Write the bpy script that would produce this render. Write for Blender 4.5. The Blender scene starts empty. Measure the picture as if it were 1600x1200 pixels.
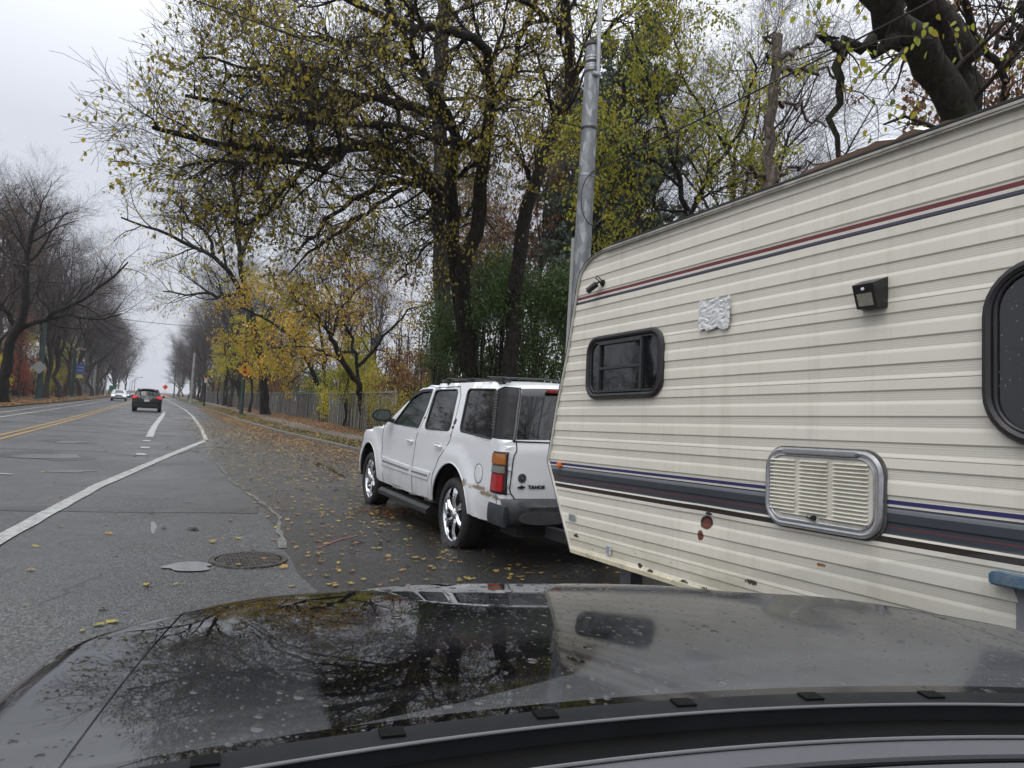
import bpy, bmesh, math, random
import numpy as np
from mathutils import Vector, Matrix
from mathutils.geometry import delaunay_2d_cdt
PI=math.pi
S=bpy.context.scene
COL=S.collection
# ------------------------------------------------------------------ camera
CH=1.454
cam_d=bpy.data.cameras.new('camera'); cam=bpy.data.objects.new('camera',cam_d); COL.objects.link(cam)
cam_d.sensor_width=36; cam_d.lens=25.0; cam_d.clip_start=0.05; cam_d.clip_end=3000
rgt=Vector((.89113,-.45008,.05752)); dwn=Vector((.06926,.00964,-.99755)); fwd=Vector((.44843,.89293,.03977))
cam.matrix_world=Matrix(((rgt.x,-dwn.x,-fwd.x,0),(rgt.y,-dwn.y,-fwd.y,0),(rgt.z,-dwn.z,-fwd.z,CH),(0,0,0,1)))
S.camera=cam
# ------------------------------------------------------------------ sky, sun, exposure
W=bpy.data.worlds.new('World'); S.world=W; W.use_nodes=True
wt=W.node_tree; wt.nodes.clear()
def wn(t,**k):
    n=wt.nodes.new(t)
    for a,b in k.items(): setattr(n,a,b)
    return n
SUN_EL=math.radians(55); SUN_AZ=math.radians(235)   # behind the camera, to its left, above the cloud
sky=wn('ShaderNodeTexSky',sky_type='NISHITA',sun_disc=False); sky.sun_elevation=SUN_EL; sky.sun_rotation=SUN_AZ; sky.air_density=1.5; sky.dust_density=4
tc=wn('ShaderNodeTexCoord'); sx=wn('ShaderNodeSeparateXYZ'); wt.links.new(tc.outputs['Generated'],sx.inputs[0])
rmp=wn('ShaderNodeValToRGB'); wt.links.new(sx.outputs['Z'],rmp.inputs[0])       # overcast: brighter towards the zenith
e=rmp.color_ramp.elements; e[0].position=0.0; e[0].color=(.53,.55,.615,1); e[1].position=1.0; e[1].color=(1.75,1.79,1.87,1)
m=e.new(.3); m.color=(.585,.605,.67,1); m=e.new(.5); m.color=(.95,.975,1.04,1)
ns=wn('ShaderNodeTexNoise'); ns.inputs['Scale'].default_value=1.6; ns.inputs['Detail'].default_value=3; wt.links.new(tc.outputs['Generated'],ns.inputs['Vector'])
mr=wn('ShaderNodeMapRange'); mr.inputs[3].default_value=.93; mr.inputs[4].default_value=1.07; wt.links.new(ns.outputs['Fac'],mr.inputs[0])
mul=wn('ShaderNodeVectorMath',operation='SCALE'); wt.links.new(rmp.outputs[0],mul.inputs[0]); wt.links.new(mr.outputs[0],mul.inputs['Scale'])
sc=wn('ShaderNodeVectorMath',operation='SCALE'); sc.inputs['Scale'].default_value=.012; wt.links.new(sky.outputs[0],sc.inputs[0])
ad=wn('ShaderNodeVectorMath',operation='ADD'); wt.links.new(mul.outputs[0],ad.inputs[0]); wt.links.new(sc.outputs[0],ad.inputs[1])
bg=wn('ShaderNodeBackground'); bg.inputs['Strength'].default_value=1.0; wt.links.new(ad.outputs[0],bg.inputs['Color'])
ow=wn('ShaderNodeOutputWorld'); wt.links.new(bg.outputs[0],ow.inputs['Surface'])
sd=bpy.data.lights.new('sun','SUN'); sun=bpy.data.objects.new('sun',sd); COL.objects.link(sun)
sd.energy=1.3; sd.angle=math.radians(50); sd.color=(1,.985,.96)
sv=Vector((math.sin(SUN_AZ)*math.cos(SUN_EL),math.cos(SUN_AZ)*math.cos(SUN_EL),math.sin(SUN_EL)))
sun.rotation_euler=sv.to_track_quat('Z','Y').to_euler()
S.view_settings.view_transform='Standard'; S.view_settings.look='None'; S.view_settings.gamma=1; S.view_settings.exposure=0.22
S.render.engine='CYCLES'
S.cycles.max_bounces=6; S.cycles.diffuse_bounces=3; S.cycles.glossy_bounces=4; S.cycles.transparent_max_bounces=12; S.cycles.transmission_bounces=3
S.cycles.use_denoising=True
S.cycles.caustics_reflective=False; S.cycles.caustics_refractive=False
# ------------------------------------------------------------------ helpers
def tag(o,label=None,cat=None,group=None,kind=None):
    if label: o['label']=label
    if cat: o['category']=cat
    if group: o['group']=group
    if kind: o['kind']=kind
    return o
def empty(name,loc=(0,0,0),rz=0,**k):
    o=bpy.data.objects.new(name,None); COL.objects.link(o); o.location=loc; o.rotation_euler=(0,0,rz); o.empty_display_size=.2
    return tag(o,**k)
def link(name,me,parent=None,**k):
    o=bpy.data.objects.new(name,me); COL.objects.link(o)
    if parent is not None: o.parent=parent
    return tag(o,**k)
class MB:
    def __init__(s): s.v=[]; s.f=[]; s.m=[]
    def add(s,vs,fs,mi=0):
        b=len(s.v); s.v+= [tuple(v) for v in vs]; s.f+=[tuple(b+i for i in f) for f in fs]; s.m+=[mi]*len(fs); return s
    def box(s,c,d,mi=0,rot=None,bev=0):
        x,y,z=[q/2 for q in d]
        vs=[Vector((a*x,b*y,cc*z)) for a in(-1,1) for b in(-1,1) for cc in(-1,1)]
        fs=[(0,1,3,2),(4,6,7,5),(0,4,5,1),(2,3,7,6),(0,2,6,4),(1,5,7,3)]
        if bev:
            bm=bmesh.new(); bv=[bm.verts.new(v) for v in vs]; [bm.faces.new([bv[i] for i in f]) for f in fs]
            bmesh.ops.bevel(bm,geom=bm.edges[:],offset=bev,segments=2,affect='EDGES'); bm.verts.index_update()
            vs=[v.co.copy() for v in bm.verts]; fs=[tuple(v.index for v in f.verts) for f in bm.faces]; bm.free()
        if rot is not None: vs=[rot@v for v in vs]
        c=Vector(c); return s.add([v+c for v in vs],fs,mi)
    def tube(s,pts,r,n=8,mi=0,cap=True,closed=False):
        P=[Vector(p) for p in pts]; K=len(P); R=r if isinstance(r,(list,tuple)) else [r]*K
        b=len(s.v); a=None
        for i in range(K):
            if closed: t=P[(i+1)%K]-P[i-1]
            else: t=P[min(i+1,K-1)]-P[max(i-1,0)]
            t=t.normalized() if t.length>1e-9 else Vector((0,0,1))
            if a is None:
                a=t.orthogonal().normalized()
            else:
                a=(a-t*a.dot(t)); a=a.normalized() if a.length>1e-6 else t.orthogonal().normalized()
            c=t.cross(a)
            for j in range(n):
                th=2*PI*j/n; s.v.append(tuple(P[i]+(a*math.cos(th)+c*math.sin(th))*R[i]))
        rng=K if closed else K-1
        for i in range(rng):
            i2=(i+1)%K
            for j in range(n):
                j2=(j+1)%n; s.f.append((b+i*n+j,b+i*n+j2,b+i2*n+j2,b+i2*n+j)); s.m.append(mi)
        if cap and not closed:
            s.f.append(tuple(b+j for j in range(n))[::-1]); s.m.append(mi)
            s.f.append(tuple(b+(K-1)*n+j for j in range(n))); s.m.append(mi)
        return s
    def lathe(s,prof,n=32,mi=0,axis='z',c=(0,0,0),closed=False):
        # prof: (r,h) list
        b=len(s.v); K=len(prof); c=Vector(c)
        for r,h in prof:
            for j in range(n):
                th=2*PI*j/n; x,y=r*math.cos(th),r*math.sin(th)
                p=(x,y,h) if axis=='z' else ((h,x,y) if axis=='x' else (x,h,y))
                s.v.append(tuple(Vector(p)+c))
        for i in range(K if closed else K-1):
            i2=(i+1)%K
            for j in range(n):
                j2=(j+1)%n; s.f.append((b+i*n+j,b+i*n+j2,b+i2*n+j2,b+i2*n+j)); s.m.append(mi)
        if not closed:
            s.f.append(tuple(b+j for j in range(n))[::-1]); s.m.append(mi); s.f.append(tuple(b+(K-1)*n+j for j in range(n))); s.m.append(mi)
        return s
    def prism(s,poly,z0,z1,fn,mi=0):
        # poly (a,b) extruded between depth z0,z1 ; fn(a,b,z)->3D
        n=len(poly); b=len(s.v)
        for z in(z0,z1):
            for p in poly: s.v.append(tuple(fn(p[0],p[1],z)))
        for i in range(n):
            j=(i+1)%n; s.f.append((b+i,b+j,b+n+j,b+n+i)); s.m.append(mi)
        s.f.append(tuple(b+i for i in range(n))[::-1]); s.m.append(mi); s.f.append(tuple(b+n+i for i in range(n))); s.m.append(mi)
        return s
    def mesh(s,name,mats,smooth=35,recalc=True):
        me=bpy.data.meshes.new(name); me.from_pydata(s.v,[],s.f)
        for m in (mats if isinstance(mats,(list,tuple)) else [mats]): me.materials.append(m)
        if s.m: me.polygons.foreach_set('material_index',s.m)
        if recalc:
            bm=bmesh.new(); bm.from_mesh(me); bmesh.ops.recalc_face_normals(bm,faces=bm.faces[:]); bm.to_mesh(me); bm.free()
        if smooth:
            me.polygons.foreach_set('use_smooth',[True]*len(me.polygons)); me.set_sharp_from_angle(angle=math.radians(smooth))
        me.update(); return me
    def build(s,name,mats,parent=None,smooth=35,recalc=True,**k):
        return link(name,s.mesh(name,mats,smooth,recalc),parent,**k)
def np_mesh(name,V,F,mats,mi=None,smooth=False):
    """V (n,3); F (m,4) quads or (m,3)"""
    me=bpy.data.meshes.new(name); n=len(V); m,k=F.shape
    me.vertices.add(n); me.vertices.foreach_set('co',np.ascontiguousarray(V,dtype=np.float32).ravel())
    me.loops.add(m*k); me.loops.foreach_set('vertex_index',np.ascontiguousarray(F,dtype=np.int32).ravel())
    me.polygons.add(m); me.polygons.foreach_set('loop_start',np.arange(0,m*k,k,dtype=np.int32)); 
    for mt in mats: me.materials.append(mt)
    if mi is not None: me.polygons.foreach_set('material_index',mi.astype(np.int32))
    if smooth: me.polygons.foreach_set('use_smooth',np.ones(m,dtype=bool))
    me.update(calc_edges=True); return me
# ------------------------------------------------------------------ materials
class NT:
    def __init__(s,name):
        s.mat=bpy.data.materials.new(name); s.mat.use_nodes=True; s.t=s.mat.node_tree; s.t.nodes.clear()
        s.out=s.t.nodes.new('ShaderNodeOutputMaterial')
    def n(s,typ,ins=None,**k):
        n=s.t.nodes.new('ShaderNode'+typ)
        for a,b in k.items(): setattr(n,a,b)
        for a,b in (ins or {}).items():
            if hasattr(b,'is_output') or isinstance(b,bpy.types.NodeSocket): s.t.links.new(b,n.inputs[a])
            else: n.inputs[a].default_value=b
        return n
    def obj(s): 
        if not hasattr(s,'_tc'): s._tc=s.n('TexCoord')
        return s._tc.outputs['Object']
    def noise(s,scale,detail=4,rough=.5,vec=None,dist=0):
        return s.n('TexNoise',{'Scale':scale,'Detail':detail,'Roughness':rough,'Distortion':dist,'Vector':vec or s.obj()}).outputs['Fac']
    def ramp(s,fac,stops,interp='LINEAR'):
        r=s.n('ValToRGB',{'Fac':fac}); e=r.color_ramp.elements; r.color_ramp.interpolation=interp
        while len(e)<len(stops): e.new(.5)
        for el,(p,c) in zip(e,stops):
            el.position=p; el.color=(c,c,c,1) if not isinstance(c,(tuple,list)) else (*c,1)
        return r.outputs[0]
    def mix(s,fac,a,b):
        n=s.n('Mix',data_type='RGBA')
        for i,v in ((0,fac),(6,a),(7,b)):
            if isinstance(v,bpy.types.NodeSocket): s.t.links.new(v,n.inputs[i])
            else: n.inputs[i].default_value= v if i==0 else (*v,1)
        return n.outputs[2]
    def math(s,op,a,b=0,c=None,clamp=False):
        n=s.n('Math',{0:a,1:b},operation=op,use_clamp=clamp)
        if c is not None:
            if isinstance(c,bpy.types.NodeSocket): s.t.links.new(c,n.inputs[2])
            else: n.inputs[2].default_value=c
        return n.outputs[0]
    def sep(s,vec=None): return s.n('SeparateXYZ',{0:vec or s.obj()}).outputs
    def scale(s,v,vec=None): return s.n('Mapping',{'Vector':vec or s.obj(),'Scale':v}).outputs[0]
    def bump(s,h,strength=.3,dist=.01,normal=None):
        d={'Height':h,'Strength':strength,'Distance':dist}
        if normal: d['Normal']=normal
        return s.n('Bump',d).outputs[0]
    def bsdf(s,**k):
        ins={}
        for a,b in k.items():
            a={'color':'Base Color','rough':'Roughness','metal':'Metallic','normal':'Normal','spec':'Specular IOR Level','coat':'Coat Weight','coatr':'Coat Roughness','coatn':'Coat Normal','emit':'Emission Color','emits':'Emission Strength','trans':'Transmission Weight','alpha':'Alpha','ior':'IOR'}[a]
            if isinstance(b,tuple): b=(*b,1)
            ins[a]=b
        n=s.n('BsdfPrincipled',ins); return n.outputs[0]
    def done(s,sh): s.t.links.new(sh,s.out.inputs['Surface']); return s.mat
def simple(name,col,rough=.5,metal=0,var=.12,vs=8,bump=0,bs=60,spec=.5,coat=0,dirt=None):
    t=NT(name); c=tuple(col)
    f=t.noise(vs,5,.6); lo=tuple(x*(1-var) for x in c); hi=tuple(min(1,x*(1+var)) for x in c)
    cc=t.ramp(f,[(.3,lo),(.7,hi)])
    if dirt:
        d=t.ramp(t.noise(dirt[1],6,.7),[(.5,0.),(.72,1.)]); cc=t.mix(t.math('MULTIPLY',d,dirt[2]),cc,dirt[0])
    k=dict(color=cc,rough=t.ramp(t.noise(vs*2.3,3),[(.3,max(.02,rough*.85)),(.7,min(1,rough*1.15))]),metal=metal,spec=spec,coat=coat)
    if bump: k['normal']=t.bump(t.noise(bs,4,.6),bump,.01)
    return t.done(t.bsdf(**k))
def rough_paint(name,col,rough=.35,**k): return simple(name,col,rough,0,.06,3,**k)
def mat_asphalt(name,base,wet_bias=0.0,grain=1.0):
    t=NT(name); o=t.obj(); s=t.sep()
    big=t.noise(.35,5,.6); mid=t.noise(2.2,6,.65)
    cell=t.n('TexVoronoi',{'Scale':75*grain,'Vector':o}); ag=cell.outputs['Color']; agv=t.n('SeparateColor',{0:ag}).outputs[0]
    c=t.ramp(agv,[(0,tuple(x*.3 for x in base)),(.55,base),(1,tuple(x*2.7 for x in base))])
    c=t.mix(t.ramp(big,[(.35,.45),(.65,0.)]),c,tuple(x*.55 for x in base))
    c=t.mix(t.ramp(mid,[(.55,0.),(.8,.35)]),c,tuple(x*1.7 for x in base))
    # long wheel tracks, worn lighter
    tr=t.n('TexNoise',{'Scale':1.0,'Detail':3,'Vector':t.scale((1.3,.03,1))}).outputs['Fac']
    c=t.mix(t.ramp(tr,[(.45,0.),(.65,.3)]),c,tuple(x*1.45 for x in base))
    # cracks
    dv=t.n('TexNoise',{'Scale':1.2,'Detail':4,'Vector':o}).outputs['Color']
    vv=t.n('VectorMath',{0:o,1:t.n('VectorMath',{0:dv,'Scale':1.2},operation='SCALE').outputs[0]},operation='ADD').outputs[0]
    cr=t.n('TexVoronoi',{'Scale':.33,'Vector':vv},feature='DISTANCE_TO_EDGE').outputs['Distance']
    crm=t.math('MULTIPLY',t.ramp(cr,[(.0,1.),(.012,0.)]),t.ramp(t.noise(.6,2),[(.48,0.),(.56,1.)]))
    c=t.mix(t.math('MULTIPLY',crm,.75),c,(.012,.012,.012))
    wet=t.ramp(t.noise(.55,4,.55,dist=.6),[(.42-wet_bias,0.),(.62-wet_bias,1.)])
    c=t.mix(t.math('MULTIPLY',wet,.35),c,tuple(x*.35 for x in base))
    r=t.ramp(wet,[(0,.62),(1,.3)])
    h=t.math('ADD',t.math('MULTIPLY',cell.outputs['Distance'],-1.0),t.math('MULTIPLY',crm,-.6))
    nb=t.bump(h,.6,.008)
    return t.done(t.bsdf(color=c,rough=r,normal=nb,spec=.5))
def mat_line(name,col):
    t=NT(name); w=t.noise(9,6,.75); f=t.ramp(w,[(.46,1.),(.6,0.)]); a=t.n('TexVoronoi',{'Scale':110,'Vector':t.obj()}).outputs['Distance']
    f2=t.math('MULTIPLY',t.ramp(w,[(.3,1.),(.66,.15)]),t.ramp(a,[(.25,1.),(.75,.72)]))
    c=t.mix(f2,(.075,.075,.072),col)
    c=t.mix(t.ramp(t.noise(1.7,4),[(.4,0.),(.75,.4)]),c,tuple(x*.45 for x in col))
    return t.done(t.bsdf(color=c,rough=.5,normal=t.bump(a,-.25,.004)))
def mat_film():
    t=NT('wet_film')
    return t.done(t.bsdf(color=(.13,.135,.14),rough=.3,spec=.6,normal=t.bump(t.noise(9,4,.6),.25,.02)))  # pale base colour stands in for the sky's sheen
def mat_water():
    t=NT('puddle_water'); 
    return t.done(t.bsdf(color=(.012,.012,.011),rough=.025,spec=.6,normal=t.bump(t.noise(3,2),.015,.01)))
def mat_ground(name,cols,sc=3):
    t=NT(name); a=t.noise(sc,8,.7); b=t.noise(sc*7,6,.7)
    c=t.ramp(a,[(.32,cols[0]),(.5,cols[1]),(.68,cols[2])]); c=t.mix(t.ramp(b,[(.45,0.),(.7,.6)]),c,cols[3])
    return t.done(t.bsdf(color=c,rough=.9,normal=t.bump(b,.8,.03),spec=.2))
def mat_bark(name,c0,c1,moss=None,ms=1.5,mth=.55):
    t=NT(name); v=t.scale((1,1,.28)); n=t.noise(14,8,.78,v,.8); g=t.noise(3,4)
    c=t.ramp(n,[(.3,tuple(x*.35 for x in c0)),(.52,c0),(.75,c1)])
    if moss: c=t.mix(t.ramp(t.noise(ms,5,.6),[(mth,0.),(mth+.15,.8)]),c,moss)
    w=t.n('TexVoronoi',{'Scale':11,'Vector':v},feature='DISTANCE_TO_EDGE').outputs['Distance']
    return t.done(t.bsdf(color=c,rough=.8,normal=t.bump(t.math('ADD',n,t.ramp(w,[(0,0.),(.25,.7)])),1.0,.06),spec=.3))
def mat_twig(name,c):
    t=NT(name); r=t.n('NewGeometry').outputs['Random Per Island']
    return t.done(t.bsdf(color=t.ramp(r,[(0,tuple(x*.6 for x in c)),(1,tuple(x*1.4 for x in c))]),rough=.75,spec=.3))
def mat_leaf(name,cols,tr=.35,rough=.5):
    t=NT(name); r=t.n('NewGeometry').outputs['Random Per Island']
    k=len(cols); c=t.ramp(r,[(i/max(1,k-1),cc) for i,cc in enumerate(cols)])
    nn=t.noise(.5,3); c=t.mix(t.ramp(nn,[(.4,0.),(.62,.45)]),c,cols[0])
    p=t.bsdf(color=c,rough=rough,spec=.4); tl=t.n('BsdfTranslucent',{'Color':c}).outputs[0]
    return t.done(t.n('MixShader',{0:tr,1:p,2:tl}).outputs[0])
A_road=mat_asphalt('road_asphalt',(.060,.060,.060))
A_strip=mat_asphalt('parking_strip_asphalt',(.036,.0355,.034),.12,.8)
A_dark=mat_asphalt('patch_asphalt',(.045,.045,.044),.16,.9)
L_white=mat_line('white_road_paint',(.62,.62,.6)); L_yel=mat_line('yellow_road_paint',(.55,.3,.03))
M_water=mat_water(); M_film=mat_film()
G_soil=mat_ground('leaf_litter_soil',[(.03,.022,.014),(.07,.045,.025),(.12,.07,.035),(.16,.085,.03)])
G_verge=mat_ground('verge_grass',[(.03,.035,.012),(.055,.06,.02),(.075,.06,.03),(.1,.085,.03)],2)
M_conc=simple('old_concrete',(.12,.115,.10),.85,0,.3,4,.5,50,dirt=((.05,.045,.035),2.5,.7))
B_moss=mat_bark('mossy_dark_bark',(.026,.022,.017),(.085,.07,.054),(.05,.06,.02),1.3,.54)
B_dark=mat_bark('dark_bark',(.024,.02,.017),(.065,.055,.045),(.045,.055,.02),2.,.62)
B_grey=mat_bark('grey_bark',(.045,.038,.032),(.12,.1,.085),(.05,.07,.035),1.1,.6)
B_snag=mat_bark('bare_snag_wood',(.13,.105,.085),(.34,.28,.21),None)
TW_dark=mat_twig('dark_twigs',(.03,.024,.02)); TW_grey=mat_twig('grey_twigs',(.075,.06,.055)); TW_far=mat_twig('far_twigs',(.07,.058,.054))
LF_ol=mat_leaf('olive_yellow_leaves',[(.18,.15,.03),(.38,.34,.06),(.52,.46,.07),(.62,.51,.08),(.32,.2,.05)],.6)
LF_yg=mat_leaf('yellow_green_leaves',[(.16,.2,.03),(.34,.38,.05),(.46,.48,.06),(.58,.52,.06),(.5,.34,.04)],.55)
LF_or=mat_leaf('orange_yellow_leaves',[(.4,.27,.04),(.66,.42,.05),(.72,.48,.06),(.62,.33,.04),(.4,.4,.07),(.25,.15,.05)],.5)
LF_yl=mat_leaf('green_gold_leaves',[(.26,.3,.05),(.55,.5,.05),(.68,.56,.05),(.7,.46,.04)],.55)
LF_gr=mat_leaf('ivy_leaves',[(.045,.09,.025),(.085,.15,.045),(.12,.19,.06),(.18,.22,.06)],.4,.4)
LF_br=mat_leaf('brown_dead_leaves',[(.1,.05,.025),(.18,.09,.045),(.26,.14,.06),(.34,.2,.08)],.4)
LF_rd=mat_leaf('red_leaves',[(.22,.05,.035),(.36,.09,.06),(.44,.14,.08),(.34,.17,.07)],.45)
LF_pn=mat_leaf('pine_needles',[(.05,.075,.05),(.08,.11,.075),(.11,.14,.09)],.25)
LF_fall=mat_leaf('fallen_leaf_colours',[(.13,.06,.025),(.26,.14,.05),(.42,.28,.06),(.2,.09,.04),(.36,.19,.08),(.1,.05,.025)],.1)
LF_falln=mat_leaf('yellow_fallen_leaf_colours',[(.2,.17,.04),(.34,.27,.05),(.27,.12,.055),(.32,.2,.045),(.13,.06,.025)],.1)
# ------------------------------------------------------------------ plants
def tubes_np(P,R,sides):
    """P (N,K,3) polylines, R (N,K) radii -> V,F"""
    N,K,_=P.shape
    T=np.empty_like(P); T[:,1:-1]=P[:,2:]-P[:,:-2]; T[:,0]=P[:,1]-P[:,0]; T[:,-1]=P[:,-1]-P[:,-2]
    T/=np.linalg.norm(T,axis=2,keepdims=True)+1e-9
    m=P[:,-1]-P[:,0]; ref=np.zeros((N,3)); ref[np.arange(N),np.argmin(abs(m),axis=1)]=1
    A=np.cross(T,ref[:,None,:]); A/=np.linalg.norm(A,axis=2,keepdims=True)+1e-9; Bv=np.cross(T,A)
    th=np.arange(sides)*2*PI/sides
    V=P[:,:,None,:]+R[:,:,None,None]*(A[:,:,None,:]*np.cos(th)[None,None,:,None]+Bv[:,:,None,:]*np.sin(th)[None,None,:,None])
    idx=np.arange(N*K*sides).reshape(N,K,sides); j2=(np.arange(sides)+1)%sides
    F=np.stack([idx[:,:-1,:],idx[:,:-1,:][:,:,j2],idx[:,1:,:][:,:,j2],idx[:,1:,:]],axis=-1).reshape(-1,4)
    return V.reshape(-1,3),F
def resample(pts,k):
    P=np.array(pts,float); d=np.r_[0,np.cumsum(np.linalg.norm(np.diff(P,axis=0),axis=1))]
    u=np.linspace(0,d[-1],k); return np.stack([np.interp(u,d,P[:,i]) for i in range(3)],1)
def smooth_line(pts,k,rng=None,jit=0):
    P=resample(pts,k)
    for _ in range(2): P[1:-1]=(P[:-2]+2*P[1:-1]+P[2:])/4
    if rng is not None: P[1:-1]+=rng.normal(0,jit,(k-2,3))
    return P
def spawn(rng,P,R,n,length,ang,K=5,up=0.,out=0.,wig=.18,t0=.15,rr=.55,taper=.25,lvar=.4,centre=None,shorten=.5):
    """children of each polyline. returns P2,R2"""
    N,Kp,_=P.shape; n_=N*n
    t=(t0+(1-t0)*(np.arange(n)+rng.random((N,n)))/n).clip(0,.999); f=t*(Kp-1); i=f.astype(int); fr=f-i
    a=np.arange(N)[:,None]
    base=P[a,i]*(1-fr[...,None])+P[a,np.minimum(i+1,Kp-1)]*fr[...,None]; rb=R[a,i]*(1-fr)+R[a,np.minimum(i+1,Kp-1)]*fr
    tg=P[a,np.minimum(i+1,Kp-1)]-P[a,i]; tg/=np.linalg.norm(tg,axis=2,keepdims=True)+1e-9
    rv=rng.normal(size=(N,n,3)); rv-=tg*(rv*tg).sum(2,keepdims=True); rv/=np.linalg.norm(rv,axis=2,keepdims=True)+1e-9
    an=np.radians(ang*(.7+.6*rng.random((N,n))))[...,None]
    d=tg*np.cos(an)+rv*np.sin(an); d[...,2]+=up
    if centre is not None:
        o=base-np.array(centre); o/=np.linalg.norm(o,axis=2,keepdims=True)+1e-9; d+=o*out
    d/=np.linalg.norm(d,axis=2,keepdims=True)
    L=length*(1-lvar/2+lvar*rng.random((N,n)))*(1-shorten*t)
    base=base.reshape(n_,3); d=d.reshape(n_,3); L=L.reshape(n_); rb=rb.reshape(n_)
    Q=np.empty((n_,K,3)); Q[:,0]=base; st=L/(K-1)
    for k in range(1,K):
        d=d+rng.normal(0,wig,(n_,3)); d[:,2]+=up*.15; d/=np.linalg.norm(d,axis=1,keepdims=True)
        Q[:,k]=Q[:,k-1]+d*st[:,None]
    r0=rb*rr; Rr=r0[:,None]*np.linspace(1,taper,K)[None,:]
    return Q,Rr
def leaf_quads(rng,C,size,droop=.3,var=.4,width=.7,flat=0.):
    n=len(C); d=rng.normal(size=(n,3)); d[:,2]-=droop*2; d[:,2]*=(1-flat); d/=np.linalg.norm(d,axis=1,keepdims=True)+1e-9
    u=rng.normal(size=(n,3)); 
    if flat: u[:,2]*=(1-flat)
    u-=d*(u*d).sum(1,keepdims=True); u/=np.linalg.norm(u,axis=1,keepdims=True)+1e-9
    nn=np.cross(d,u); s=(size*(1-var/2+var*rng.random(n)))[:,None]
    b=C; tip=C+d*s; mid=C+d*s*.42; l=mid+u*s*width*.5+nn*s*.12; r=mid-u*s*width*.5+nn*s*.12
    up_=nn*s*.10; l1=C+d*s*.22+u*s*width*.42+up_; l2=C+d*s*.66+u*s*width*.34+up_; r1=C+d*s*.22-u*s*width*.42+up_; r2=C+d*s*.66-u*s*width*.34+up_
    V=np.stack([b,l1,l2,tip,r2,r1],1).reshape(-1,3); q=(np.arange(n)*6)[:,None]; F=np.concatenate([q+np.array([[0,1,2,3]]),q+np.array([[0,3,4,5]])]); return V,F
def along(rng,P,n,j=.03):
    N,K,_=P.shape; f=rng.random((N,n))*(K-1); i=np.minimum(f.astype(int),K-2); fr=(f-i)[...,None]; a=np.arange(N)[:,None]
    return (P[a,i]*(1-fr)+P[a,i+1]*fr).reshape(-1,3)+rng.normal(0,j,(N*n,3))
class Tree:
    def __init__(s,seed): s.rng=np.random.default_rng(seed); s.w=[]; s.t=[]; s.l=[]
    def wood(s,P,R,sides=8): s.w.append(tubes_np(P,R,sides))
    def twig(s,P,R,sides=3,rmin=.003): s.t.append(tubes_np(P,np.maximum(R,rmin),sides))
    def leaves(s,C,size,slot=0,**k): V,F=leaf_quads(s.rng,C,size,**k); s.l.append((V,F,slot))
    def meshes(s,name,bark,twig,leafm=()):
        def cat(L):
            o=0; Vs=[];Fs=[]
            for V,F in L: Vs.append(V); Fs.append(F+o); o+=len(V)
            return np.concatenate(Vs),np.concatenate(Fs)
        out={}
        V,F=cat(s.w); out['trunk']=np_mesh(name+'_trunk',V,F,[bark],smooth=True)
        L=[];mi=[]
        for V,F in s.t: L.append((V,F)); mi.append(np.zeros(len(F)))
        for V,F,sl in s.l: L.append((V,F)); mi.append(np.full(len(F),sl+1))
        if L:
            V,F=cat(L); out['crown']=np_mesh(name+'_crown',V,F,[twig]+list(leafm),np.concatenate(mi))
        return out
def put_tree(name,meshes,loc=(0,0,0),rz=0,sc=1,**k):
    r=empty(name,loc,rz,**k); r.scale=(sc,sc,sc) if not isinstance(sc,tuple) else sc
    for n,m in meshes.items(): link(n,m,r)
    return r
def limbs_to(tree,limbs,off,K=14,jit=.05,ground=True,sides=9,flare=1.5):
    """hand-placed limbs in metres; off = tree base"""
    out=[]
    for i,(pts,r0,r1) in enumerate(limbs):
        pts=[list(p) for p in pts]
        if i==0 and ground and pts[0][2]>.05:
            n=max(1,int(pts[0][2]/1.2)); p0=pts[0]; pts=[[p0[0]+.0,p0[1],-.05+(p0[2]+.05)*q/n] for q in range(n)]+pts
        P=smooth_line(pts,K*2 if i==0 else K,tree.rng,jit)-np.array(off)
        R=np.linspace(r0,r1,len(P))
        if i==0: R[0]*=flare; R[1]*=1+(flare-1)*.3
        R=R*(1+tree.rng.normal(0,.05,len(P)))
        tree.wood(P[None],R[None],sides); out.append((P,R))
    return out
def stack(L,K=14):
    P=np.stack([resample(p,K) for p,r in L]); R=np.stack([np.interp(np.linspace(0,1,K),np.linspace(0,1,len(r)),r) for p,r in L]); return P,R
# ------------------------------------------------------------------ ground, road, markings
def strip_sheet(name,left,right,z,mat,zr=None,**k):
    """sheet between two polylines (same number of points)"""
    b=MB(); n=len(left)
    for (x0,y0),(x1,y1) in zip(left,right):
        b.v.append((x0,y0,z)); b.v.append((x1,y1,z if zr is None else zr))
    for i in range(n-1): b.f.append((2*i,2*i+1,2*i+3,2*i+2)); b.m.append(0)
    return b.build(name,mat,None,0,**k)
def interp(pl,y): return float(np.interp(y,[p[1] for p in pl],[p[0] for p in pl]))
KERB=[(6.9,-40),(6.6,0),(6.15,8),(5.53,20.7),(4.9,30.9),(4.55,44.9),(4.75,60),(4.6,86),(4.7,140),(4.9,300),(5.2,700)]
LEFTE=[(-9.0,-40),(-8.4,20),(-8.0,50),(-7.2,90),(-6.8,132),(-6.6,700)]
YS=[-40,-20,-8,0,4,8,14,20.7,26,30.9,38,44.9,52,60,72,86,110,140,200,300,450,700]
b=MB(); b.add([(-1500,-1500,-.09),(1500,-1500,-.09),(1500,1500,-.09),(-1500,1500,-.09)],[(0,1,2,3)]); b.build('ground',G_soil,None,0,kind='structure')
strip_sheet('road',[(interp(LEFTE,y),y) for y in YS],[(interp(KERB,y),y) for y in YS],0,A_road,kind='structure')
rr=random.Random(3)
ys=[-40+i*.6 for i in range(165)]
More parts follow.
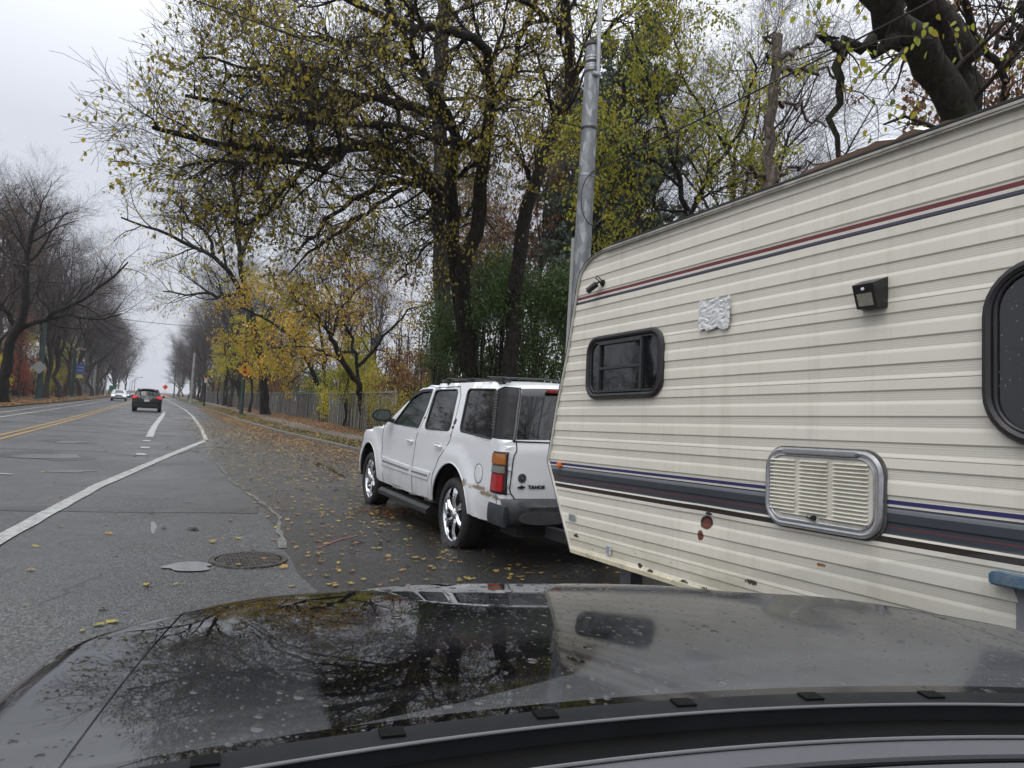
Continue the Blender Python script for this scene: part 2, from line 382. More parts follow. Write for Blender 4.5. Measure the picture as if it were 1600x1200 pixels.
strip_sheet('parking_strip',[(min(interp([(1.2,-40),(1.22,7),(1.4,10),(1.35,19),(1.9,25),(2.75,50),(2.9,62)],y)+rr.uniform(-.03,.03),interp(KERB,y)-.3),y) for y in ys],[(interp(KERB,y)-.001,y) for y in ys],.004,A_strip,kind='structure')
def blob(name,cx,cy,rx,ry,z,mat,seed,n=46,rough=.22,rot=0,**k):
    g=random.Random(seed); ph=[g.uniform(0,6.28) for _ in range(5)]; P=[]
    for i in range(n):
        t=2*PI*i/n; r=1+sum(rough/(q+1)*math.sin((q+2)*t+ph[q]) for q in range(5))
        x,y=rx*r*math.cos(t),ry*r*math.sin(t); P.append((cx+x*math.cos(rot)-y*math.sin(rot),cy+x*math.sin(rot)+y*math.cos(rot),z))
    b=MB(); b.v=P; b.f=[tuple(range(n))]; b.m=[0]; return b.build(name,mat,None,0,**k)
M_joint=simple('gritty_joint',(.12,.118,.11),.8,0,.4,14,.5,60)
t=NT('still_water'); M_film2=t.done(t.bsdf(color=(.16,.165,.17),rough=.1,spec=.9,normal=t.bump(t.noise(9,3),.05,.02)))  # paled base colour takes the place of mirrored sky
# patches, sealed joints, puddles
def band(name,pts,w,z,mat,jit=.0,seed=1,seg=.5,**k):
    g=random.Random(seed); P=[Vector((*p,0)) for p in pts]; Q=[]
    for a,c in zip(P[:-1],P[1:]):
        m=max(1,int((c-a).length/seg)); Q+=[a.lerp(c,i/m) for i in range(m)]
    Q.append(P[-1]); b=MB()
    for i,p in enumerate(Q):
        t=(Q[min(i+1,len(Q)-1)]-Q[max(i-1,0)]).normalized(); nrm=Vector((-t.y,t.x,0)); ww=w/2
        l=p+nrm*(ww+g.uniform(-jit,jit)); r=p-nrm*(ww+g.uniform(-jit,jit)); b.v+=[(l.x,l.y,z),(r.x,r.y,z)]
    for i in range(len(Q)-1): b.f.append((2*i,2*i+1,2*i+3,2*i+2)); b.m.append(0)
    return b.build(name,mat,None,0,**k)
band('road_joint',[(-7.9,10.6),(-1.5,10.05),(1.3,9.6)],.34,.004,A_dark,.05,1,.3,kind='structure')
band('road_joint',[(-3.3,27.6),(1.2,26.6)],.2,.004,A_dark,.04,2,.3,kind='structure')
band('road_joint',[(-3.0,19.2),(-.9,19.0),(-.3,18)],.1,.004,A_dark,.03,3,.3,kind='structure')
band('road_joint',[(-8,33),(-3.6,32.5),(1.8,31.5)],.16,.004,A_dark,.03,4,.3,kind='structure')
band('road_joint',[(1.22,7.2),(1.5,9.3),(1.3,13),(1.32,19),(1.5,23)],.05,.009,M_joint,.028,5,.2,kind='structure')
blob('road_patch',-1.85,17.6,.75,1.15,.004,A_dark,11,kind='structure'); blob('road_patch',-1.9,22.3,.6,.8,.004,A_dark,12,kind='structure')
blob('road_patch',.9,22.5,.35,3.6,.0085,A_dark,14,kind='structure')
blob('puddle',-1.8,17.35,.5,.7,.009,M_film,21,kind='structure'); blob('puddle',-1.85,22.0,.33,.5,.009,M_film,22,kind='structure')
blob('puddle',-1.2,14.4,.38,.2,.006,M_film,23,kind='structure'); blob('puddle',.36,6.56,.21,.15,.012,M_film2,24,60,.2,kind='structure')
blob('puddle',.1,8.55,.035,.3,.006,M_film,26,kind='structure'); blob('puddle',.48,8.4,.06,.1,.006,M_water,27,kind='structure')
blob('puddle',2.0,46,.3,1.6,.006,M_film,29,kind='structure');
blob('puddle',3.5,16,.12,1.6,.009,M_water,31,kind='structure')
t=NT('red_survey_paint'); M_redp=t.done(t.bsdf(color=t.mix(t.ramp(t.noise(30,5,.7),[(.4,0.),(.6,1.)]),(.06,.055,.05),(.2,.055,.05)),rough=.7))
band('survey_mark',[(1.55,7.15),(1.8,7.5),(2.1,7.75)],.045,.009,M_redp,.015,6,.08,kind='structure')
band('edge_line',[(-2.5,-3),(-1.17,8.1),(-.66,12.1),(.45,18.4),(1.62,24.75)],.17,.0125,L_white,.008,6,.4,kind='structure')
band('edge_line',[(1.59,24.35),(1.95,34),(2.37,51),(2.6,71),(2.5,122),(2.6,400)],.14,.0125,L_white,.008,7,1,kind='structure')
band('lane_line',[(-.02,25.4),(.12,33),(.62,50),(.85,60)],.22,.0125,L_white,.008,8,1,kind='structure')
for y,x in((23.4,-.08),(20.6,-.1),(18.4,-.16)): band('lane_line',[(x,y-.28),(x+.01,y+.28)],.2,.0125,L_white,.01,9,.1,kind='structure')
band('lane_line',[(-2.3,13.9),(-1.92,13.72)],.12,.0125,L_white,.008,10,.2,kind='structure'); band('lane_line',[(-2.4,13.2),(-2.07,13.05)],.12,.0125,L_white,.008,11,.2,kind='structure')
YC=[(-4.3,-20),(-3.95,8),(-3.6,22),(-3.28,35),(-2.53,93),(-2.35,150),(-2.2,500)]
for dx in(-.15,.15): band('centre_line',[(x+dx,y) for x,y in YC],.13,.0125,L_yel,.006,12,1.5,kind='structure')
band('bike_lane_line',[(-6.9,0),(-6.62,42),(-6.5,73),(-6.2,150),(-6.1,400)],.13,.0125,L_white,.006,13,1.5,kind='structure')
band('bike_lane_line',[(-6.3,0),(-5.72,36),(-5.33,65),(-5.2,109),(-5.1,400)],.14,.0125,L_white,.006,14,1.5,kind='structure')
# kerb, verge, pavement (right); verge left
b=MB(); n=len(YS)
for y in YS:
    x=interp(KERB,y)
    for dx,z in((0,-.02),(0.01,.1),(.03,.12),(.16,.12),(.165,.02)): b.v.append((x+dx,y,z))
for i in range(n-1):
    for j in range(4): b.f.append((i*5+j,i*5+j+1,(i+1)*5+j+1,(i+1)*5+j)); b.m.append(0)
b.build('kerb',M_conc,None,0,kind='structure')
def wavy(name,l,r,z,mat,ny,nx,amp,seed,**k):
    g=np.random.default_rng(seed); b=MB()
    ys=np.concatenate([np.linspace(-40,70,ny),np.linspace(75,700,40)])
    for y in ys:
        for j in range(nx+1):
            x=l(y)+(r(y)-l(y))*j/nx; b.v.append((x,y,z+(g.uniform(-amp,amp) if 0<j<nx else 0)))
    m=nx+1
    for i in range(len(ys)-1):
        for j in range(nx): b.f.append((i*m+j,i*m+j+1,(i+1)*m+j+1,(i+1)*m+j)); b.m.append(0)
    return b.build(name,mat,None,60,**k)
SW0=lambda y: float(np.interp(y,[-40,20,33,52,110,700],[8.3,7.2,6.0,6.3,7.2,7.4])); SW1=lambda y: SW0(y)+1.45
wavy('verge',lambda y:interp(KERB,y)+.16,lambda y:SW0(y)+.02,.11,G_verge,220,6,.02,1,kind='structure')
wavy('footpath',lambda y:SW0(y),lambda y:SW1(y),.125,simple('dirty_footpath',(.10,.095,.085),.85,0,.3,3,.5,50,dirt=((.05,.035,.02),1.5,.8)),60,1,.0,2,kind='structure')
wavy('woodland_floor',lambda y:SW1(y)-.02,lambda y:SW1(y)+45,.11,G_soil,150,24,.05,3,kind='structure')
wavy('left_verge',lambda y:interp(LEFTE,y)-48,lambda y:interp(LEFTE,y)-.02,.05,G_soil,150,24,.04,4,kind='structure')
# manhole
t=NT('cast_iron_cover'); v=t.n('TexVoronoi',{'Scale':26,'Vector':t.obj()},distance='CHEBYCHEV').outputs['Distance']
M_iron=t.done(t.bsdf(color=t.ramp(t.noise(9,5),[(.3,(.03,.027,.024)),(.7,(.075,.068,.06))]),rough=.38,metal=.4,normal=t.bump(t.ramp(v,[(.25,1.),(.4,0.)]),.9,.006)))
mh=empty('manhole_cover',(.86,6.74,.0),label='round cast iron manhole cover with raised studs beside the bright puddle',cat='manhole cover')
b=MB(); b.lathe([(.0,.014),(.27,.014),(.275,.010),(.275,.004)],48); 
for i in range(9):
    for j in range(9):
        x,y=(i-4)*.06,(j-4)*.06
        if x*x+y*y<.255**2: b.box((x,y,.0155),(.036,.036,.005),0,Matrix.Rotation(.78,3,'Z'))
b.build('lid',M_iron,mh); b=MB(); b.lathe([(.285,.003),(.285,.015),(.33,.016),(.335,.003)],48); b.build('rim',M_iron,mh)
# fallen leaves
def fallen(name,pts,size,mat,seed,z=.012,label=None):
    g=np.random.default_rng(seed); n=len(pts); C=np.array(pts,float)
    th=g.random(n)*2*PI; s=size*(.6+.8*g.random(n)); d=np.stack([np.cos(th),np.sin(th),g.normal(0,.12,n)],1); u=np.stack([-np.sin(th),np.cos(th),g.normal(0,.15,n)],1)
    # five-lobed outline folded along the midrib
    shp=[(-.5,0),(-.25,.3),(0,.22),(.1,.5),(.25,.2),(.5,0),(.25,-.2),(.1,-.5),(0,-.22),(-.25,-.3)]
    cu=g.uniform(-.1,.35,n)
    V=np.stack([C+d*(a*s)[:,None]+u*(w*s*.9)[:,None]+np.array([0,0,1])*((abs(w)*cu+abs(a)*.12)*s)[:,None] for a,w in shp],1).reshape(-1,3)
    base=np.arange(n)*10; F=np.concatenate([np.stack([base+0,base+1,base+2,base+8],1),np.stack([base+0,base+8,base+9,base+0],1)[:0],
      np.stack([base+2,base+3,base+4,base+8],1),np.stack([base+4,base+5,base+6,base+8],1),np.stack([base+6,base+7,base+8,base+4],1)[:0]])
    F2=np.concatenate([np.stack([base,base+8,base+9],1),np.stack([base+6,base+7,base+8],1)])
    me=bpy.data.meshes.new(name); fs=F.tolist()+F2.tolist(); me.from_pydata(V.tolist(),[],fs); me.materials.append(mat)
    return link(name,me,None,kind='stuff',label=label)
g=np.random.default_rng(5); P=[]
for _ in range(34000):   # near kerb, heavy
    y=g.uniform(6,75); k=interp(KERB,y); x=k-abs(g.normal(0,.4+.9*(12<y<34)))
    if x>1.6: P.append((x,y,.012+g.random()*.02))
fallen('fallen_leaves',P[:24000],.065,LF_fall,1,label='brown and gold fallen leaves drifted along the kerb')
P=[]
for _ in range(9000):
    y=g.uniform(3.5,45); x=g.uniform(1.3,interp(KERB,y)-.2)
    if g.random()<(.35+.65*(x/5)): P.append((x,y,.014))
for _ in range(90): P.append((g.uniform(-1.6,1.4),g.uniform(4,22),.012))
fallen('fallen_leaves',P,.058,LF_falln,2,label='yellow leaves scattered over the wet parking strip')
P=[(.95,7.2,.018),(.62,7.6,.018),(.75,6.5,.02),(.98,6.72,.02),(1.1,6.35,.02),(1.27,6.38,.02),(1.45,6.5,.02),(1.38,6.75,.02),(-.28,4.95,.012),(-.2,5.05,.012),(-.13,5.1,.012),(.05,6.0,.012),(.06,5.97,.015),(2.25,5.9,.02),(2.35,6.1,.02),(2.5,5.6,.02),(1.9,5.7,.02),(2.1,6.6,.02),(.9,8.9,.014),(.2,8.5,.012),(-.3,8.2,.012),(1.9,8.6,.014),(2.2,9.4,.014)]
fallen('fallen_leaves',P,.075,LF_falln,3,label='single large leaves lying on the road near the manhole')
P=[]
for _ in range(30000):
    y=g.uniform(14,90); x=g.uniform(interp(KERB,y)+.1,SW0(y)+4)
    if SW0(y)<x<SW1(y) and g.random()<.45+.4*math.sin(y*.7): continue
    P.append((x,y,.14+g.random()*.03))
fallen('fallen_leaves',P,.08,LF_fall,4,label='leaf litter covering the grass and edges of the footpath')
P=[]
for _ in range(4500):
    y=g.uniform(40,130); x=interp(LEFTE,y)-abs(g.normal(0,2.2)); P.append((x,y,.09))
fallen('fallen_leaves',P,.16,LF_fall,6,label='leaf litter along the left side of the road')
P=[(3.0+g.normal(0,.22),9.3+g.normal(0,.22),.015+g.random()*.03) for _ in range(260)]
fallen('fallen_leaves',P,.055,LF_br,7,label='heap of brown leaves in front of the white car rear wheel')
# grass tufts on the verge
g=np.random.default_rng(8); C=[]
for _ in range(9000):
    y=g.uniform(18,80)**1; x=g.uniform(interp(KERB,y)+.2,SW0(y)-.05)
    if math.sin(y*.9+x*2)+g.normal(0,.6)>.0: C.append((x,y,.1))
C=np.array(C); n=len(C); h=g.uniform(.05,.14,n)[:,None]; dv=g.normal(0,.4,(n,3)); dv[:,2]=1; dv/=np.linalg.norm(dv,axis=1,keepdims=True); th=g.random(n)*6.28; u=np.stack([np.cos(th),np.sin(th),0*th],1)*.012
V=np.stack([C-u,C+u,C+dv*h+u*.3,C+dv*h-u*.3],1).reshape(-1,3)
LF_grass=mat_leaf('grass_blades',[(.04,.07,.015),(.07,.11,.02),(.1,.13,.03),(.12,.1,.04)],.2)
link('grass',np_mesh('grass',V,np.arange(4*n).reshape(n,4),[LF_grass]),None,kind='stuff',label='short green grass on the verge by the kerb')
# ------------------------------------------------------------------ caravan
def mat_siding():
    t=NT('cream_siding'); x,y,z=t.sep()[:3]
    u=t.math('FRACT',t.math('DIVIDE',t.math('SUBTRACT',1.922,z),.1096))
    base=t.mix(t.ramp(t.noise(1.1,5,.6),[(.35,0.),(.7,.5)]),(.735,.705,.62),(.65,.62,.535))
    # printed pinstripes and grime in the ribbed part of each board
    pin=t.n('TexNoise',{'Scale':1,'Detail':2,'Vector':t.scale((1,.6,260))}).outputs['Fac']
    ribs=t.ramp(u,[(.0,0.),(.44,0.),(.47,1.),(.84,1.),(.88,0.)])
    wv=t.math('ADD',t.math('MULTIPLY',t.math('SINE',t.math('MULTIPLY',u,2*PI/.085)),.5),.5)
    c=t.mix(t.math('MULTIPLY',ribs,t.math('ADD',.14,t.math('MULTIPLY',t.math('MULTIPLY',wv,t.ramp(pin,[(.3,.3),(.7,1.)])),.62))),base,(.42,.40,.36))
    c=t.mix(t.ramp(u,[(.385,0.),(.41,.48),(.455,.48),(.475,0.)]),c,(.36,.345,.31))  # shadow line under each board's step painted into the colour
    st=t.n('TexNoise',{'Scale':1,'Detail':5,'Roughness':.7,'Vector':t.scale((1,9,.5))}).outputs['Fac']
    c=t.mix(t.ramp(st,[(.52,0.),(.8,.36)]),c,(.36,.33,.24))
    c=t.mix(t.math('MULTIPLY',t.ramp(z,[(.45,1.),(.8,0.)]),t.ramp(t.noise(3,6,.7),[(.4,.15),(.7,.75)])),c,(.42,.38,.24))
    def bandf(a,b): # 1 inside a..b
        return t.math('MULTIPLY',t.math('GREATER_THAN',z,a),t.math('LESS_THAN',z,b))
    for a,b,col in((1.072,1.090,(.03,.028,.12)),(1.0545,1.0625,(.02,.02,.03)),(1.036,1.0545,(.17,.18,.2)),(.947,1.036,(.042,.048,.058)),(.976,.979,(.22,.03,.03)),(.911,.937,(.03,.022,.02)),
                   (2.281,2.301,(.15,.03,.04)),(2.247,2.268,(.04,.04,.065))):
        wear=t.ramp(t.noise(25,5,.8),[(.22,0.),(.3,1.)])
        c=t.mix(t.math('MULTIPLY',bandf(a,b),wear),c,col)
    def spot(cy,cz,ry,rz,col,c,amp=.8,sc=22):
        d=t.math('SQRT',t.math('ADD',t.math('POWER',t.math('DIVIDE',t.math('SUBTRACT',y,cy),ry),2),t.math('POWER',t.math('DIVIDE',t.math('SUBTRACT',z,cz),rz),2)))
        d=t.math('ADD',d,t.math('MULTIPLY',t.math('SUBTRACT',t.noise(sc,4,.7),.5),amp))
        return t.mix(t.ramp(d,[(.85,1.),(1.,0.)]),c,col)
    R=(.13,.045,.025)
    c=spot(-2.0,.852,.05,.04,(.02,.015,.015),c); c=spot(-2.0,.845,.036,.031,R,c,.35); c=spot(-1.965,.775,.025,.03,R,c,.35)
    c=spot(-2.02,.9,.03,.01,(.03,.03,.03),c,1.6,60)
    c=spot(-3.09,.6,.06,.02,(.12,.06,.03),c,2.2,50); c=spot(-2.76,.76,.03,.008,(.25,.12,.05),c,2.4,60)
    for cy,cz,ry in((-1.55,.5,.03),(-1.85,.495,.035),(-2.02,.49,.03),(-1.45,.515,.025),(-.73,.59,.03),(-2.35,.6,.04),(-2.5,.555,.03)): c=spot(cy,cz,ry,.014,(.04,.038,.03),c,2.6,70)
    sp=t.n('TexVoronoi',{'Scale':14,'Vector':t.scale((0,1,1)),'Randomness':1}).outputs['Distance']
    c=t.mix(t.math('MULTIPLY',t.ramp(sp,[(.055,1.),(.075,0.)]),t.ramp(z,[(.62,.9),(.75,0.)])),c,(.03,.03,.028))
    return t.done(t.bsdf(color=c,rough=.42,spec=.4,normal=t.bump(t.noise(5,3),.10,.02)))
M_side=mat_siding()
M_cream=simple('cream_panel',(.6,.58,.51),.45,0,.08,3,dirt=((.25,.22,.14),2.5,.5))
M_trim=simple('dirty_white_trim',(.55,.54,.5),.4,0,.12,9,dirt=((.2,.16,.1),6,.6))
M_alu=simple('weathered_aluminium',(.42,.43,.44),.32,.85,.12,12,dirt=((.12,.12,.11),8,.5))
M_rub=simple('black_rubber_frame',(.02,.02,.021),.45,0,.2,12,.15,90)
M_blk=simple('black_plastic',(.014,.014,.015),.38,0,.2,14,.1,150)
M_greyp=simple('grey_skirt_panel',(.2,.21,.23),.5,.2,.1,4,dirt=((.1,.1,.1),5,.5))
M_blue=simple('chipped_blue_paint',(.05,.12,.2),.5,0,.2,12,.4,30,dirt=((.35,.34,.3),9,.6))
def mat_glass(name,c=(.008,.009,.01),r=.03,sp=.7,speck=False):
    t=NT(name); k=dict(color=c,rough=r,spec=sp)
    if speck:
        v=t.n('TexVoronoi',{'Scale':45,'Vector':t.obj()}).outputs['Distance']; k['color']=t.mix(t.ramp(v,[(.1,1.),(.16,0.)]),c,(.14,.14,.13)); k['normal']=t.bump(t.noise(2.5,2),.04,.02)
    else: k['normal']=t.bump(t.noise(1.2,2),.03,.03)
    return t.done(t.bsdf(**k))
M_gl=mat_glass('dark_window_glass',speck=True); M_tint=mat_glass('tinted_car_glass'); M_grn=mat_glass('green_front_glass',(.02,.028,.024))
t=NT('amber_lens'); M_amb=t.done(t.bsdf(color=(.75,.18,.02),rough=.2,spec=.6,coat=.5))
t=NT('crumpled_foil'); M_foil=t.done(t.bsdf(color=(.66,.67,.68),metal=.1,rough=.45,normal=t.bump(t.noise(28,4,.6),.5,.01)))
t=NT('brown_board'); M_board=t.done(t.bsdf(color=t.ramp(t.noise(12,5,.6,t.scale((1,.1,1))),[(.3,(.05,.025,.014)),(.7,(.13,.07,.035))]),rough=.8))
cr=empty('caravan',(0,0,0),label='cream travel trailer with corrugated siding, dark stripes, rust holes and a chrome framed louvre hatch',cat='caravan')
a=Vector((-.01363,.99947,-.02962)).normalized(); sd_=a.cross(Vector((0,0,1))).normalized(); up=sd_.cross(a)
cr.matrix_world=Matrix(((sd_.x,a.x,up.x,2.72),(sd_.y,a.y,up.y,5.0),(sd_.z,a.z,up.z,0),(0,0,0,1)))
FR=[(.48,.680),(.8,.486),(1.093,.313),(1.5,.405),(1.92,.535),(2.3,.618),(2.42,.645),(2.49,.68),(2.54,.74),(2.57,.82),(2.585,.93),(2.59,1.02)]
sf=lambda t: float(np.interp(t,[p[0] for p in FR],[p[1] for p in FR]))
CW=2.38; SR=7.7
rows=[]
prof=[(0,0),(.01,0),(.40,0),(.455,-.0035)]+[(.48+.36*k/8,-.0042+(.0003 if k%2 else 0)) for k in range(9)]+[(.83,-.0042),(.96,0),(1,0)]
k=-8
t0=1.922
while True:
    top=t0+.1096*(-k) if False else t0+.1096*9-.1096*(k+8)
    if top-.1096<.40: break
    seam=((k+8)%3==0)
    for u,d in prof:
        z=top-.1096*u
        if seam and u==0: rows.append((z+.0005,0)); rows.append((z,-.006)); rows.append((z-.002,-.006)); continue
        if seam and u==.01: z=top-.0026
        rows.append((z,d))
    k+=1
rows=[(z,d) for z,d in rows if .478<=z<=2.588]; rows=[(2.588,0)]+rows+[(.478,0)]
rng=np.random.default_rng(2)
b=MB(); NC=46
def crease(s,t): # dents in the sheet around the rust holes
    return -.022*math.exp(-((s-2.0)/.13)**2-((t-.86)/.10)**2)-.01*math.exp(-((s-3.05)/.5)**2-((t-.62)/.14)**2)+.003*math.sin(s*2.1+t)*math.sin(t*3)+.0018*math.sin(s*9+t*5)*math.sin(t*11+s*2)-.006*math.exp(-((s-1.25)/.07)**2-((t-1.86)/.03)**2)-.005*math.exp(-((s-2.3)/.09)**2-((t-1.80)/.03)**2)
for part in((0,SR),):
    m=NC+1
    for z,d in rows:
        s0=sf(z)+.004; 
        for j in range(m):
            s=s0+(SR-s0)*(j/NC)**1.15; b.v.append((-d-crease(s,z),-s,z))
    for i in range(len(rows)-1):
        for j in range(NC):
            sm=-(b.v[i*m+j][1]+b.v[i*m+j+1][1])/2; zm=rows[i][0]
            if zm<.84 and 3.56<sm<4.95: continue
            b.f.append((i*m+j,i*m+j+1,(i+1)*m+j+1,(i+1)*m+j)); b.m.append(0)
b.build('side_wall',M_side,cr,20,recalc=False)
# far side, front, roof, back, floor
fl=[(sf(z),z) for z in (.48,.8,1.093,1.3,1.5,1.7,1.92,2.1,2.3,2.42,2.49,2.54,2.57,2.585)]+[(1.02,2.59)]
b=MB(); 
for s,z in fl: b.v+=[(.006,-s,z),(CW,-s,z)]
for i in range(len(fl)-1): b.f.append((2*i,2*i+1,2*i+3,2*i+2)); b.m.append(0)
b.build('front_wall',M_cream,cr,30)
b=MB(); P=[(s,z) for s,z in fl]+[(SR,2.59),(SR,.48)]; b.v=[(CW,-s,z) for s,z in P]; b.f=[tuple(range(len(P)))]; b.m=[0]; b.build('far_wall',M_cream,cr,0)
b=MB(); b.box((CW/2,-(1.0+SR)/2,2.60),(CW-.01,SR-1.0,.02)); b.build('roof',simple('white_roof',(.62,.62,.6),.6,0,.15,2,dirt=((.2,.19,.15),3,.6)),cr,0)
b=MB(); b.box((CW/2,-SR,1.53),(CW,.02,2.1)); b.build('back_wall',M_cream,cr,0)
b=MB(); b.box((CW/2,-(.72+SR)/2,.47),(CW-.1,SR-.75,.04)); b.box((.6,-1.6,.40),(.08,4.5,.1)); b.box((CW-.6,-1.6,.40),(.08,4.5,.1)); b.build('underframe',M_blk,cr,0)
# corner moulding along the front edge, bottom edge trim, drip rail
b=MB(); e=[(-.006,-s+.002,z) for s,z in fl]; b.tube(e,.011,6); b.build('corner_moulding',M_trim,cr)
b=MB(); e=[(-.016,-s+.004,z) for s,z in fl]; b.tube(e,.0035,5); b.build('moulding_insert',M_blk,cr)
b=MB(); b.box((-.006,-(.68+3.56)/2,.481),(.02,2.88,.026)); b.box((-.006,-(4.95+SR)/2,.481),(.02,2.75,.026)); b.build('bottom_trim',simple('yellowed_trim',(.56,.52,.38),.5,0,.15,7,dirt=((.15,.12,.08),6,.7)),cr,0)
b=MB(); b.box((-.010,-(.98+SR)/2,2.590),(.020,SR-.98,.018),0,None,.004); b.box((-.018,-(.98+SR)/2,2.574),(.010,SR-.98,.007),0,None,.002); b.build('drip_rail',simple('dirty_cream_rail',(.36,.35,.31),.4,.1,.2,8,dirt=((.1,.1,.09),9,.6)),cr)
b=MB(); b.box((-.006,-(1.05+SR)/2,2.609),(.018,SR-1.05,.010)); b.build('roof_edge_strip',M_blk,cr,0)
# wheel opening: grey skirt, blue fender trim, wheels
b=MB(); b.box((.02,-4.255,.66),(.012,1.39,.36)); b.box((.006,-3.60,.66),(.012,.05,.37)); b.build('skirt_panel',M_greyp,cr,0)
b=MB(); b.box((-.02,-4.23,.858),(.07,1.44,.045),0,None,.006); b.build('fender_trim',M_blue,cr,0)
def rrect(s0,s1,t0,t1,r,n=8):
    P=[]
    for cx,cy,a0 in((s1-r,t1-r,0),(s0+r,t1-r,90),(s0+r,t0+r,180),(s1-r,t0+r,270)):
        for i in range(n+1):
            a_=math.radians(a0+90*i/n); P.append((cx+r*math.cos(a_),cy+r*math.sin(a_)))
    return P
cf=lambda s,t,d:(-d,-s,t)
def window(s0,s1,t0,t1,r,split):
    w=empty('window'); w.parent=cr
    b=MB(); b.prism(rrect(s0+.02,s1-.02,t0+.02,t1-.02,r*.8),-.02,.008,cf); w_=b.build('glass',M_gl,w,0)
    b=MB(); b.tube([cf(s,t,.012) for s,t in rrect(s0+.012,s1-.012,t0+.012,t1-.012,r)],.02,8,closed=True); b.tube([cf(s,t,.012) for s,t in rrect(s0+.04,s1-.04,t0+.04,t1-.04,r*.75)],.009,8,closed=True); b.build('frame',M_rub,w)
    if split:
        a0,a1=s0+.19*(s1-s0),s0+.755*(s1-s0); b=MB()
        for s in(a0,a1): b.box(cf(s,(t0+t1)/2,.016),(.02,.018,t1-t0-.07))
        b.box(cf((a0+a1)/2,(t0+t1)/2-.01,.016),(.016,a1-a0,.016)); b.box(cf((a0+a1)/2,t1-.05,.018),(.022,a1-a0,.022)); b.box(cf((a0+a1)/2,t0+.045,.016),(.02,a1-a0,.014))
        b.build('sash',simple('dark_grey_sash',(.045,.047,.05),.35,.3,.15,20),w,0)
    return w
window(.815,1.625,1.557,1.980,.10,True)
window(3.475,4.55,1.335,2.0,.18,False)
# hatch
h=empty('louvre_hatch'); h.parent=cr
H0,H1,T0,T1=2.455,3.07,.918,1.281
b=MB(); b.prism(rrect(H0+.02,H1-.02,T0+.02,T1-.02,.075),-.01,.02,cf); 
for c0,c1,nr,of in((.05,.285,14,0),(.325,.575,14,0),(.625,.905,15,.0)):
    a0,a1=H0+c0*(H1-H0),H0+c1*(H1-H0)
    for i in range(nr):
        z=T1-.055-i*.0178
        b.prism([(0,0),(.0,.013),(.014,.004)],a0,a1,lambda p,q,s,z=z:(-.02-p,-s,z-.006+q))
for a0,a1 in((.15,.40),(.50,.75)): b.prism([(0,0),(.0,.01),(.01,.005)],H0+a0*(H1-H0),H0+a1*(H1-H0),lambda p,q,s:(-.02-p,-s,T0+.052+q))
b.build('louvre_panel',simple('cream_hatch_metal',(.66,.64,.56),.4,0,.06,5,dirt=((.3,.26,.17),7,.4)),h,25)
b=MB(); b.tube([cf(s,t,.014) for s,t in rrect(H0+.008,H1-.008,T0+.008,T1-.008,.09)],.0145,10,closed=True); b.tube([cf(s,t,.022) for s,t in rrect(H0+.03,H1-.03,T0+.03,T1-.03,.075)],.006,8,closed=True)
b.build('chrome_frame',simple('dull_chrome',(.5,.51,.53),.32,.85,.12,12,dirt=((.18,.18,.17),12,.6)),h)
b=MB(); b.box(cf((H0+H1)/2,T1-.012,.026),(.03,.4,.022),0,None,.005); b.build('hinge',M_alu,h)
b=MB(); b.lathe([(.0,-.034),(.011,-.034),(.013,-.02)],14,axis='x',c=(0,-(H0+.46*(H1-H0)),T0+.052)); b.box(cf(H0+.43*(H1-H0),T0+.05,.03),(.008,.03,.006)); b.build('latch',M_blk,h)
b=MB(); b.tube([cf(s,t,.001) for s,t in rrect(H0-.006,H1+.006,T0-.008,T1+.006,.095)],.007,6,closed=True); b.build('sealant',simple('grey_sealant',(.08,.08,.075),.7,0,.4,20),h)
# fittings
b=MB(); b.box(cf(.482,1.074,.012),(.024,.05,.034),0,None,.006); b.build('marker_lamp',M_amb,cr)
b=MB(); N=16; g=np.random.default_rng(4)
for i in range(N):
    for j in range(N):
        s=1.936+.238*i/(N-1)+g.uniform(-.006,.006); z=1.917+.169*j/(N-1)+.008*math.sin(i*.9)+g.uniform(-.006,.006); b.v.append((-.014-g.uniform(0,.006),-s,z))
for i in range(N-1):
    for j in range(N-1): b.f.append((i*N+j,i*N+j+1,(i+1)*N+j+1,(i+1)*N+j)); b.m.append(0)
b.build('foil_patch',M_foil,cr,0)
sc_=empty('security_camera'); sc_.parent=cr
b=MB(); d=Vector((-.55,.55,-.62)).normalized(); p=Vector((-.05,-.90,2.335)); b.tube([p-d*.035,p-d*.03,p+d*.045,p+d*.05,p+d*.05],[.018,.022,.022,.026,.012],16); b.build('barrel',M_blk,sc_)
b=MB(); b.tube([p+d*.0495,p+d*.052],[.011,.011],12); b.build('lens',M_tint,sc_)
b=MB(); b.tube([(0,-.95,2.36),(-.03,-.94,2.365),tuple(p-d*.02)],.008,8); b.lathe([(.0,-.012),(.022,-.012),(.024,.0)],14,axis='x',c=(0,-.95,2.36)); b.tube([(-.01,-.965,2.355),(-.05,-.975,2.385),(-.06,-.96,2.40),(-.05,-.93,2.39),(-.01,-.93,2.37)],.004,6); b.build('bracket',M_blk,sc_)
sl=empty('solar_light'); sl.parent=cr
b=MB(); z0,z1,s0,s1=1.905,2.035,2.955,3.078
vs=[cf(s0,z0,.0),cf(s1,z0,.0),cf(s1,z1,.0),cf(s0,z1,.0),cf(s0+.012,z0-.004,.05),cf(s1-.012,z0-.004,.05),cf(s1-.012,z1-.035,.085),cf(s0+.012,z1-.035,.085)]
b.add(vs,[(0,1,2,3),(4,5,6,7),(0,1,5,4),(1,2,6,5),(2,3,7,6),(3,0,4,7)]); b.build('housing',M_blk,sl,0)
A,Bq,Cq,D=[Vector(v) for v in vs[4:8]]; nrm=(Bq-A).cross(D-A).normalized(); nrm=nrm if nrm.x<0 else -nrm
